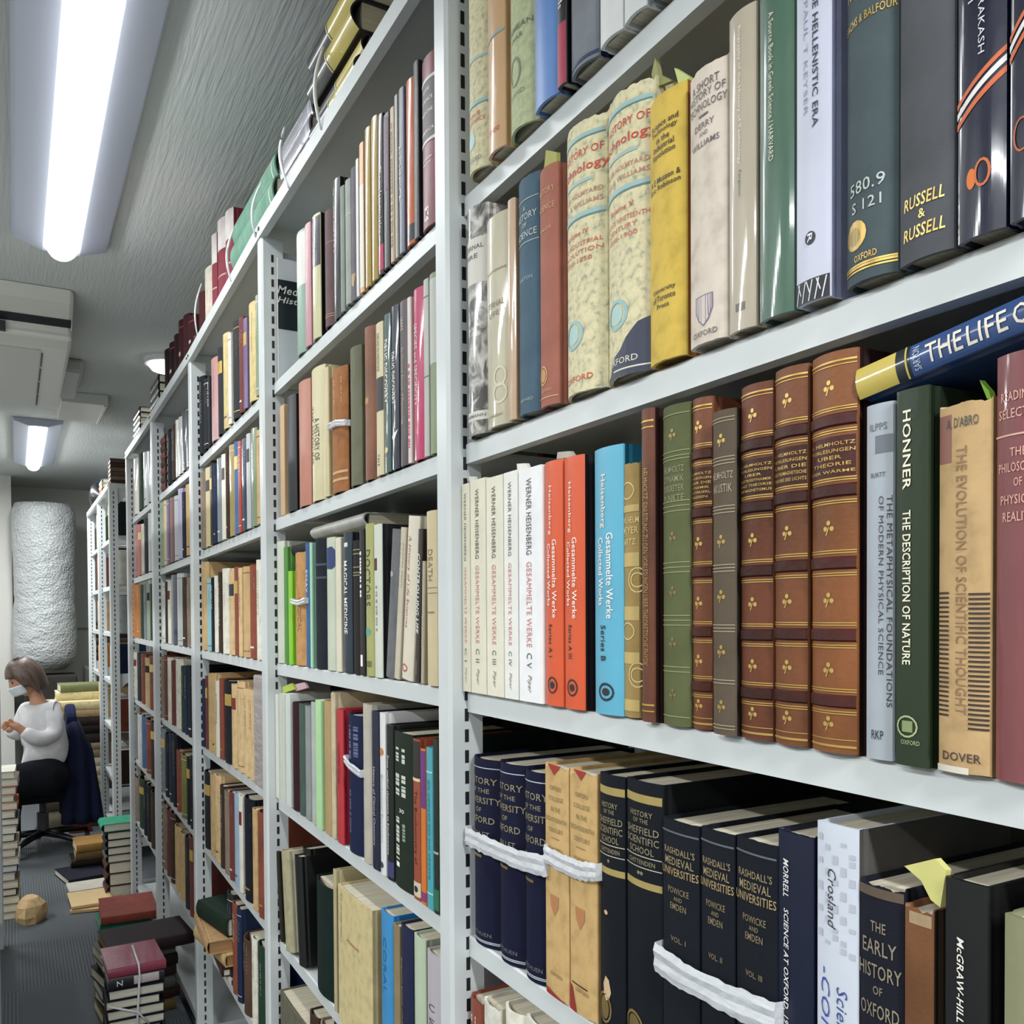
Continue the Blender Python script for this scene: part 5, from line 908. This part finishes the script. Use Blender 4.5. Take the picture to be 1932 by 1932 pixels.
def loop(label, x0, y0, x1, y1, X, r_=.0028, lift=0):
    a, b_ = onX(x0, y0, X), onX(x1, y1, X); pts = []
    for i in range(13):
        q = a.lerp(b_, i/12); q.x -= .012*math.sin(PI*i/12); pts.append(tuple(q))
    mb = MB(); mb.tube(pts, [r_*(.6+.5*math.sin(PI*i/12)) for i in range(13)], 6)
    o = mb.obj('plastic_string', mat('E4E6E8', 'plastic'), smooth=True); tag(o, label, 'string', GR)
loop('string around the green volumes pile, right strand on the rack top', 494, 343, 482, 448, .436)
loop('string around the green volumes pile, left strand on the rack top', 441, 432, 436, 532, .436)
loop('string around the crimson group on the rack top', 380, 535, 374, 640, .442, .0022)
loop('thick string around the grey pile on the rack top', 537, 240, 545, 355, .436)
loop('thick string around the yellow and black pile on the rack top', 610, 88, 606, 245, .436)
# string cross on the floor bundle
mb = MB(); yb_ = 2.84-.105
mb.tube([(PX-.005, yb_, FLOOR+.02), (PX, yb_-.003, -1.15), (PX+.006, yb_-.004, TIEZ-.03), (PX+.006, yb_+.0, TIEZ+.004), (PX+.006, 2.9, TIEZ+.005)], .0035, 6)
mb.tube([(PX-.075, yb_-.002, TIEZ-.10), (PX, yb_-.006, TIEZ-.13), (PX+.03, yb_-.006, TIEZ-.17)], .003, 6)
tag(mb.obj('plastic_string', mat('D8DADC', 'plastic'), smooth=True), 'crossed plastic string tied around the black floor bundle', 'string', GR)
def note(label, pts, X, colr, name='sticky_note', depth=.045, cat='paper note', grp='paper notes sticking out of books'):
    P_ = [onX(x, y, X) for x, y in pts]; n = len(P_)
    V = [tuple(p) for p in P_]+[(p.x+.004, p.y-.0006, p.z) for p in P_]
    o = ob(name, newmesh(name, V, [tuple(range(n)), tuple(range(2*n-1, n-1, -1))]+[(i, (i+1) % n, n+(i+1) % n, n+i) for i in range(n)], mat(colr, 'paper'))); tag(o, label, cat, grp)
note('pale yellow note curling up beside the black glossy book', [(1706, 1634), (1765, 1620), (1785, 1642), (1774, 1712), (1756, 1698), (1738, 1662)], .463, 'CFCB80')
note('yellow-green note sticking up behind the mustard-yellow book', [(1272, 128), (1300, 145), (1298, 156), (1280, 158)], .466, 'C9D48A')
note('olive translucent note behind the torn volume five', [(1236, 108), (1242, 140), (1268, 152), (1234, 166), (1229, 140)], .468, '9A9C68')
note('yellow-green note behind the red-brown cloth book', [(1030, 283), (1050, 287), (1050, 310), (1026, 320)], .464, 'A8A858')
note('lime note sticking up beside the mauve-red book', [(1848, 717), (1866, 738), (1870, 752), (1862, 752)], .47, '7EB040')
note('lime note on the left of the fourth shelf, second bay', [(533, 1296), (550, 1289), (556, 1300), (534, 1308)], .47, 'B4CC5A')
note('pink note on the left of the fourth shelf, second bay', [(553, 1292), (575, 1287), (579, 1298), (558, 1304)], .475, 'D8B4BC')
note('white note sticking out of the cream volumes beside the upright', [(884, 899), (888, 915), (896, 912), (894, 899)], .462, 'D8D6CC')
note('white paper tab above the fourth cream-white volume', [(975, 875), (992, 874), (996, 884), (976, 889)], .463, 'E4E2DA')
note('grey paper tab above the orange pair', [(1052, 853), (1075, 851), (1082, 862), (1050, 866)], .464, 'B4B2A4')
# papers lying over the tops of the fourth row in the nearest bay
def slab(label, a, b_, X0, X1, t_, colr, name='loose_paper'):
    P1, P2 = onX(*a, X0), onX(*b_, X0); z = max(P1.z, P2.z); mb = MB(); mb.box(X0, X1, P2.y, P1.y, z, z+t_); o = mb.obj(name, mat(colr, 'paper'), bev=.001); tag(o, label, 'paper', 'loose papers lying over books')
# ================================================================== THE LEANING COVER BOOK in second bay
zb_ = lvl('A', 1.7)+LIP
book('dark blue-grey cover-out book with white italic words at the left end of upper shelf', .012, .2, .14, '3E4A54', 'jacket', (.54, 1.765, zb_+.001), None, Matrix(((1, 0, 0), (0, 1, 0), (0, 0, 1))), detail=False) if False else None
mb = MB(); mb.box(0, .15, 0, .012, 0, .235)
cb = tag(ob('book', None, None, (.467, 1.775, zb_+.001)), 'cover-out book, dark blue with white words, left end of second bay upper shelf', 'book')
c1 = MB(); c1.box(0, .15, .0, .003, 0, .24); c1.obj('cover', [mat('C8CCD0', 'jacket')], cb)
c3 = MB(); c3.box(.0, .15, -.0006, 0, .10, .198); c3.obj('cover_picture', mat('2A333C', 'jacket'), cb)
c2 = MB(); c2.box(.002, .146, .0035, .012, .003, .232); c2.obj('page_block', mat('DCD3BC', 'pages'), cb)
q = MB()
for s_, z in (('Medical', .170), ('History', .148)):
    V2, F2 = text2d(s_, .25, .01); q.add([(-.001+a*.075, -.0010, z+bb*.016) for a, bb in V2], F2)
ob('lettering', newmesh('lettering', q.V, q.F, mat('D8D8D4', 'ink')), cb)
# clear plastic sleeve in third bay
Yl, Yr = onX(478, 1350, .45).y, onX(494, 1350, .45).y
mb = MB(); mb.box(.45, .60, Yr, Yl, lvl('D', 1.9)+LIP+.002, lvl('D', 1.9)+LIP+.24); tag(mb.obj('plastic_sleeve', mat('B8B0B0', 'film'), bev=.004), 'milky plastic sleeve standing against the second upright, fourth shelf', 'sleeve')
# ================================================================== AIR CONDITIONER
ac = tag(ob('air_conditioner', None, None, (-.35, 3.7, CEIL)), 'white ceiling-hung air conditioner with black trim band above the aisle', 'air conditioner')
x0, x1 = -.55, .53; acw = mat('D6D6CE', 'plastic')
# profile along y (front = smaller y)
prof = [(-.60, 0), (-.56, -.035), (-.47, -.065), (-.44, -.085), (-.45, -.118), (-.38, -.132), (.62, -.128), (.66, 0)]
mb = MB(); mb.prism(prof, x0, x1, axis='x'); mb.obj('body', acw, ac, bev=.012)
mb = MB(); mb.prism([(-.482, -.0625), (-.452, -.079), (-.449, -.079), (-.470, -.058)], x0, x1-.004, axis='x'); mb.obj('trim_band', mat('1E2228', 'plastic'), ac)
mb = MB(); mb.box(-.2, .31, -.462, -.448, -.117, -.078); mb.obj('label_panel', mat('1E2228', 'plastic'), ac) if False else None
mb = MB(); mb.box(x0+.04, x1-.09, -.34, .58, -.134, -.131); o = mb.obj('intake_grille', mat('C2C2BA', 'plastic'), ac)
for i in range(4):
    mb = MB(); mb.box(x1-.086, x1-.082, -.30+.22*i, -.12+.22*i, -.1345, -.128); mb.obj('seam_gap', mat('22262A', 'ink'), ac)
mb = MB(); mb.box(.365, .378, -.4655, -.452, -.108, -.082); 
dk = MB(); dk.box(.23, .34, -.458, -.44, -.116, -.084); o = dk.obj('sensor_window', mat('1E2228', 'plastic'), ac)
st_ = MB(); st_.box(.25, .31, -.4592, -.4575, -.110, -.090); st_.obj('barcode_sticker', mat('D8D8D4', 'paper'), ac)
dc = MB(); dc.box(.165, .255, 3.92, 4.42, CEIL-.055, CEIL-.0005); tag(dc.obj('duct_cover', mat('A8A8A4', 'plastic'), bev=.012), 'grey duct cover on the ceiling beside the air conditioner', 'duct')
dc = MB(); dc.box(.20, .395, 4.50, 4.93, CEIL-.05, CEIL-.0005); dc.box(.375, .390, 4.50, 4.93, CEIL-.056, CEIL-.05); tag(dc.obj('duct_box', mat('CFCFC8', 'plastic'), bev=.004), 'flat white box on the ceiling right of the air conditioner', 'duct')
# ================================================================== BUBBLE WRAP ROLL
rx0, rx1 = onY(24, 1100, 7.25).x, onY(143, 1100, 7.25).x; rr_ = (rx1-rx0)/2; zt_ = onY(80, 952, 7.25).z; zb_ = onY(80, 1245, 7.25).z
mb = MB(); n = 40; m_ = 26; V = []; rn = random.Random(8)
for j in range(m_+1):
    f_ = j/m_; z = zb_-.07+(zt_-zb_+.07)*f_
    k_ = 1.0
    if f_ < .08: k_ = .62+.38*(f_/.08)**.5
    if f_ > .95: k_ = .90+.10*((1-f_)/.05)**.5
    k_ *= 1+.025*math.sin(f_*9)-(.03 if abs(f_-.42) < .03 else 0)
    for i in range(n):
        a = 2*PI*i/n; V.append((rr_*k_*math.cos(a)*(1+rn.uniform(-.006, .006)), rr_*k_*math.sin(a), z))
mb.add(V, [(j*n+i, j*n+(i+1) % n, (j+1)*n+(i+1) % n, (j+1)*n+i) for j in range(m_) for i in range(n)]+[tuple(range(n))[::-1], tuple(range(m_*n, (m_+1)*n))])
o = mb.obj('bubble_wrap_roll', mat('B6BABA', 'wrap'), smooth=True); o.location = ((rx0+rx1)/2, 7.25, 0); tag(o, 'huge upright roll of white bubble wrap against the far wall', 'bubble wrap')
# ================================================================== BACKGROUND PILES
GP = 'old volumes stacked flat behind the person'; FAR[0] = True
base = FLOOR+.001
sp = [('8A8674', .10, 'grey-buff archive box lowest'), ('5A5448', .08, 'dark taupe volume second'), ('B8AE94', .045, 'parchment volume third'), ('C4BA9C', .05, 'parchment volume fourth'), ('CFC6AC', .05, 'ivory volume fifth'), ('C8BFA4', .045, 'ivory volume sixth'), ('8A7A60', .045, 'brown-buff volume seventh'), ('9A8A6C', .035, 'buff volume eighth'), ('2E2624', .05, 'black-brown volume ninth'), ('1E1816', .045, 'black volume tenth'), ('2E2422', .045, 'black-brown volume eleventh'), ('A8906A', .04, 'tan volume twelfth'), ('D0C496', .045, 'cream volume thirteenth')]
z = base
for i, (c_, t_, lab) in enumerate(sp):
    z = stack([('%s in the stack behind the person' % lab, .34-.01*(i % 3), .26, t_*1.13, c_, 'oldpaper', .012*((i*5) % 3-1), 0, 0, {'bl': .1})], .30, 6.15, z, GP, rot0=PI/2)
z = stack([('cream string-tied volume above the stack behind the person', .30, .24, .05, 'CFC498', 'oldpaper', .03, 0, 0), ('olive-green flat folder topmost behind the person', .30, .24, .045, '6E7450', 'cloth', .05, 0, .05)], .34, 6.25, z, GP, rot0=PI/2)
zz = -.36
def dark(x, y, z, l_, t_, c_, lab): lying(lab, (x, y, z), l_, .25, t_, c_, 'leather', PI/2, GP)
cr = MB(); cr.box(-.18, .15, -.24, .13, 0, -.0+(-.42-FLOOR)); o = cr.obj('storage_crate', mat('3A3632', 'fabric'), bev=.01); o.location = (.24, 7.25, FLOOR); tag(o, 'dark crate standing under the roll of bubble wrap', 'crate')
cr = MB(); cr.box(-.2, .2, -.25, .25, 0, -.36-FLOOR); o = cr.obj('storage_crate', mat('55504A', 'fabric'), bev=.01); o.location = (.64, 7.0, FLOOR); tag(o, 'grey-brown crate at the far end beside the bubble wrap roll', 'crate')
z = -.358
for i, (c_, t_, lab) in enumerate([('3A3230', .05, 'dark volume lowest beside the bubble wrap'), ('2E2826', .05, 'dark volume second beside the bubble wrap'), ('4A2E2A', .05, 'maroon-brown volume third beside the bubble wrap'), ('3A302C', .05, 'dark brown volume fourth beside the bubble wrap'), ('2E2A28', .05, 'near-black volume fifth beside the bubble wrap'), ('4A4844', .04, 'grey volume sixth beside the bubble wrap'), ('3A5468', .03, 'blue-grey volume topmost beside the bubble wrap')]):
    z = stack([(lab, .26, .2, t_, c_, 'leather', 0, 0, 0)], .62, 6.95, z, 'dark volumes beside the bubble wrap', rot0=PI/2)
FAR[0] = False
# ================================================================== CHAIR, JACKET, PERSON
CY = 5.62
chx = onY(70, 1590, CY).x+.03
chair = tag(ob('swivel_chair', None, None, (chx, CY, FLOOR)), 'black five-legged swivel chair the person is sitting on', 'chair')
bk = mat('0E0F12', 'plastic'); zc0 = .28
for i in range(5):
    a = 2*PI*i/5+.4; mb = MB(); mb.tube([(0, 0, .085), (.12*math.cos(a), .12*math.sin(a), .08), (.25*math.cos(a), .25*math.sin(a), .062)], [.022, .019, .014], 8); lg = mb.obj('leg', bk, chair, smooth=True)
    mb = MB(); mb.tube([(.25*math.cos(a)-.012, .25*math.sin(a), .026), (.25*math.cos(a)+.012, .25*math.sin(a), .026)], .0255, 14); mb.obj('caster', bk, lg)
mb = MB(); mb.tube([(0, 0, .07), (0, 0, .2), (0, 0, .201), (0, 0, zc0)], [.03, .03, .018, .018], 12); mb.obj('gas_column', mat('4A4C50', 'plastic'), chair)
mb = MB(); mb.box(-.20, .20, -.20, .20, zc0, zc0+.07); mb.obj('seat', mat('14161C', 'fabric'), chair, bev=.03)
mb = MB(); pts = []
for i in range(13):
    a = PI*i/12; pts.append((.14*math.cos(a), zc0+.44+.08*math.sin(a)))
pts += [(-.14, zc0+.16), (.14, zc0+.16)]
mb.prism([(a, b_) for a, b_ in pts], .12, .17, axis='x'); mb.obj('backrest', mat('1A2244', 'fabric'), chair, bev=.012)
mb = MB(); mb.tube([(.14, 0, zc0+.03), (.18, 0, zc0+.08), (.175, 0, zc0+.30)], .014, 8); mb.obj('back_bar', bk, chair, smooth=True)
# navy jacket draped over the backrest
def P5(x, y, Y=5.5): return onY(x, y, Y)
jk = MB(); rn = random.Random(4); V = []; cols_ = 14; rows_ = 12
Lx = lambda f_: chx+.12+.0*f_
for s in (0, 1):
    for j in range(rows_+1):
        f_ = j/rows_; zt = P5(150, 1352).z; zb = P5(150, 1548).z; z = zt+(zb-zt)*f_
        xl = P5(126-10*min(1, f_*2.2), 1400).x; xr = P5(152+12*min(1, f_*3)+26*f_, 1400).x
        for i in range(cols_+1):
            g = i/cols_; x = xl+(xr-xl)*g
            zz_ = z-(.05*(abs(g-.45)*2)**2 if j < 3 else 0)
            y = CY-.17+s*.30+.018*math.sin(g*16+f_*3)*(f_+.2)-(.05*math.sin(PI*g) if s == 0 else -.05*math.sin(PI*g))
            if j == 0: y = CY-.02
            V.append((x, y, zz_))
nn = (cols_+1); F = []
for s in (0, 1):
    o_ = s*(rows_+1)*nn
    F += [(o_+j*nn+i, o_+j*nn+i+1, o_+(j+1)*nn+i+1, o_+(j+1)*nn+i) for j in range(rows_) for i in range(cols_)]
jk.add(V, F)
o = jk.obj('draped_jacket', mat('141A36', 'fabric'), smooth=True); s = o.modifiers.new('solid', 'SOLIDIFY'); s.thickness = .01; tag(o, 'dark navy jacket draped over the back of the swivel chair', 'jacket')
def skinned(name, nodes, edges, m_, parent=None, sub=2, root=0):
    """nodes: (x, y, z, r) or (x,y,z,rx,ry)"""
    me = bpy.data.meshes.new(name); me.from_pydata([n_[:3] for n_ in nodes], edges, []); me.materials.append(m_)
    o = ob(name, me, parent); md = o.modifiers.new('skin', 'SKIN')
    for i, n_ in enumerate(nodes):
        sv = me.skin_vertices[0].data[i]; sv.radius = (n_[3], n_[4] if len(n_) > 4 else n_[3]); sv.use_root = (i == root)
    md.use_smooth_shade = True
    sb = o.modifiers.new('sub', 'SUBSURF'); sb.levels = sub; sb.render_levels = sub
    return o
PY = 5.42
def pp(x, y, dy=0): v = onY(x, y, PY+dy); return (v.x, v.y, v.z)
skin = mat('C08E70', 'skin'); blouse = mat('D6D6D8', 'fabric'); trs = mat('0D0F16', 'fabric')
person = tag(ob('person', None, None, (0, 0, 0)), 'person in a white blouse and face mask seated with head bowed at the aisle end', 'person')
# body: pelvis, belly, chest, neck, head base ; legs and arms
bn = [pp(92, 1460)+(.075, .07), pp(88, 1405)+(.08, .075), pp(82, 1355)+(.08, .07), pp(74, 1328)+(.045, .045), pp(68, 1310)+(.034, .034), pp(58, 1294)+(.04, .04),
      pp(98, 1338, -.03)+(.045, .04), pp(100, 1392, -.07)+(.034, .034), pp(66, 1395, -.13)+(.028, .028), pp(34, 1372, -.15)+(.02, .02), pp(25, 1368, -.15)+(.018, .012),
      pp(52, 1340, .1)+(.04, .04), pp(34, 1388, .12)+(.03, .03), pp(14, 1372, .02)+(.022, .022),
      pp(60, 1472, -.09)+(.055, .055), pp(12, 1478, -.14)+(.045, .045), pp(8, 1570, -.16)+(.04, .04), pp(8, 1612, -.16)+(.03, .03), pp(-14, 1622, -.18)+(.03, .022),
      pp(62, 1470, .09)+(.055, .055), pp(18, 1476, .10)+(.045, .045), pp(20, 1560, .10)+(.04, .04), pp(20, 1600, .10)+(.03, .03), pp(0, 1608, .10)+(.03, .022)]
be = [(0, 1), (1, 2), (2, 3), (3, 4), (4, 5), (2, 6), (6, 7), (7, 8), (8, 9), (9, 10), (2, 11), (11, 12), (12, 13), (0, 14), (14, 15), (15, 16), (16, 17), (17, 18), (0, 19), (19, 20), (20, 21), (21, 22), (22, 23)]
hb = len(bn)
hand = Vector(pp(22, 1366, -.15))
for i, (dx, dz, l_) in enumerate([(-.028, .016, .032), (-.034, .006, .036), (-.034, -.004, .034), (-.028, -.014, .028)]):
    bn += [tuple(hand+Vector((-.012, -.004+.004*i, dz*.7)))+(.0085, .0085), tuple(hand+Vector((dx, -.006, dz)))+(.0075, .0075), tuple(hand+Vector((dx-.012, -.004, dz-.016)))+(.006, .006)]
    be += [(10, hb+3*i), (hb+3*i, hb+3*i+1), (hb+3*i+1, hb+3*i+2)]
tb_ = len(bn); bn += [tuple(hand+Vector((.0, -.01, .016)))+(.009, .009), tuple(hand+Vector((-.014, -.016, .03)))+(.0075, .0075)]; be += [(10, tb_), (tb_, tb_+1)]
skinned('body', bn, be, skin, person)
# head: lathe-ish egg with face relief
hc = Vector(pp(47, 1279)); mb = MB(); n = 20; m_ = 14; V = []
tilt = .45
for j in range(m_+1):
    ph = PI*j/m_
    for i in range(n):
        a = 2*PI*i/n; x = -.078*math.cos(a)*math.sin(ph); y = .066*math.sin(a)*math.sin(ph); z = .098*math.cos(ph)
        if z < 0: x = x*(1-.18*(-z/.098))+(-.012)*(-z/.098)
        front = max(0, math.cos(a))**10*math.sin(ph)
        x -= front*(.020*math.exp(-((z+.012)/.016)**2)+.008*math.exp(-((z+.045)/.012)**2)-.006*math.exp(-((z-.012)/.012)**2))
        V.append((x, y, z))
mb.add(V, [(j*n+i, j*n+(i+1) % n, (j+1)*n+(i+1) % n, (j+1)*n+i) for j in range(m_) for i in range(n)])
hd = mb.obj('head', skin, person, smooth=True); hd.location = hc; hd.rotation_euler = (0, -tilt, .25)
e_ = MB()
for s in (-1, 1): e_.tube([(-.070, s*.026, .010), (-.0735, s*.026, .010)], [.009, .006], 10)
e_.obj('eye', mat('2A1E18', 'plastic'), hd)
e_ = MB(); e_.tube([(.0, -.062, -.004), (.002, -.072, -.006)], [.018, .012], 10); e_.obj('ear', skin, hd, smooth=True)
mm = MB(); V = []
for j in range(6):
    for i in range(9):
        a = -1.15+2.3*i/8; z = -.012-.055*j/5; r_ = .083+(.014*math.exp(-(a/.5)**2)); V.append((-r_*math.cos(a)*(1-.10*j/5)-.004, .074*math.sin(a)*(1-.15*j/5), z))
mm.add(V, [(j*9+i, j*9+i+1, (j+1)*9+i+1, (j+1)*9+i) for j in range(5) for i in range(8)]); mo = mm.obj('face_mask', mat('DDE4E8', 'paper'), hd, smooth=True); s = mo.modifiers.new('solid', 'SOLIDIFY'); s.thickness = .002
# bobbed hair
hm = MB(); V = []; n = 24; rn = random.Random(2)
for j in range(13):
    f_ = j/12
    for i in range(n):
        a = 2*PI*i/n; facing = math.cos(a)                  # 1 = face side
        zmin = .012 if facing > .55 else (-.03 if facing > .25 else -.085)
        if facing > .55: zmin = .035
        z = .112-( .112-zmin)*f_; ph = math.acos(max(-1, min(1, z/.113))); rad = math.sin(ph) if z > 0 else 1.0-.12*(-z/.085)**2
        V.append((-.088*math.cos(a)*rad+.004, .080*math.sin(a)*rad*(1.06 if z < .03 else 1)*(1+rn.uniform(-.015, .015)), z))
hm.add(V, [(j*n+i, j*n+(i+1) % n, (j+1)*n+(i+1) % n, (j+1)*n+i) for j in range(12) for i in range(n)]+[tuple(range(n))])
ho = hm.obj('hair', mat('5A4A40', 'hair'), hd, smooth=True); s = ho.modifiers.new('solid', 'SOLIDIFY'); s.thickness = .012; s.offset = 0
# blouse with loose sleeves and hem
bl_ = [pp(84, 1436)+(.125, .12), pp(88, 1405)+(.125, .12), pp(84, 1360)+(.105, .10), pp(76, 1332)+(.07, .07), pp(98, 1340, -.03)+(.065, .062), pp(102, 1390, -.08)+(.055, .055), pp(70, 1396, -.14)+(.05, .046), pp(42, 1378, -.155)+(.03, .03), pp(52, 1342, .1)+(.06, .06), pp(34, 1388, .12)+(.05, .05), pp(18, 1378, .03)+(.032, .032), pp(46, 1428, .0)+(.06, .10), pp(112, 1452, .0)+(.045, .06)]
bo = skinned('blouse', bl_, [(0, 1), (1, 2), (2, 3), (2, 4), (4, 5), (5, 6), (6, 7), (2, 8), (8, 9), (9, 10), (0, 11), (0, 12)], blouse, person)
tm = MB(); hipc = Vector(pp(88, 1462))
tm.tube([hipc+Vector((.0, -.15, -.01)), hipc+Vector((0, -.11, 0)), hipc, hipc+Vector((0, .11, 0)), hipc+Vector((0, .15, -.01))], [.06, .10, .118, .10, .06], 16)
for sg in (-1, 1):
    k0 = Vector(pp(64, 1468, .085*sg)); k1 = Vector(pp(18, 1474, .12*sg)); k2 = Vector(pp(16, 1545, .13*sg)); k3 = Vector(pp(18, 1592, .13*sg))
    tm.tube([hipc+Vector((.02, .07*sg, 0)), k0, k1, k1+Vector((-.02, 0, -.03)), k1+(k2-k1)*.25, k2, k3], [.105, .098, .078, .07, .066, .058, .056], 16)
to = tm.obj('trousers', trs, person, smooth=True); rm = to.modifiers.new('remesh', 'REMESH'); rm.mode = 'VOXEL'; rm.voxel_size = .012; rm.use_smooth_shade = True
sm = to.modifiers.new('smooth', 'SMOOTH'); sm.factor = .6; sm.iterations = 6
# red box behind the chair
rb = MB(); rb.box(-.06, .06, -.06, .06, 0, .085); o = rb.obj('red_box', mat('B0301E', 'jacket'), bev=.004); o.location = (.33, 6.0-.05, FLOOR+.001); tag(o, 'small red printed box on the floor behind the chair', 'box')
# ================================================================== the many small distant books, as one object
bpy.context.view_layer.update()
V = []; F = []; FM = []; MI = {}
for root in STUFF:
    for c in root.children_recursive:
        if c.type != 'MESH': continue
        mw = c.matrix_world; b0 = len(V); V += [tuple(mw @ v.co) for v in c.data.vertices]
        mm_ = c.data.materials
        for p_ in c.data.polygons:
            F.append(tuple(b0+i for i in p_.vertices)); FM.append(MI.setdefault(mm_[p_.material_index], len(MI)))
for root in STUFF:
    for c in list(root.children_recursive): bpy.data.objects.remove(c)
    bpy.data.objects.remove(root)
tag(ob('distant_books', newmesh('distant_books', V, F, list(MI), FM)), 'small distant books filling the far bays, far rack, left rack and the piles behind the person', 'books', kind='stuff')
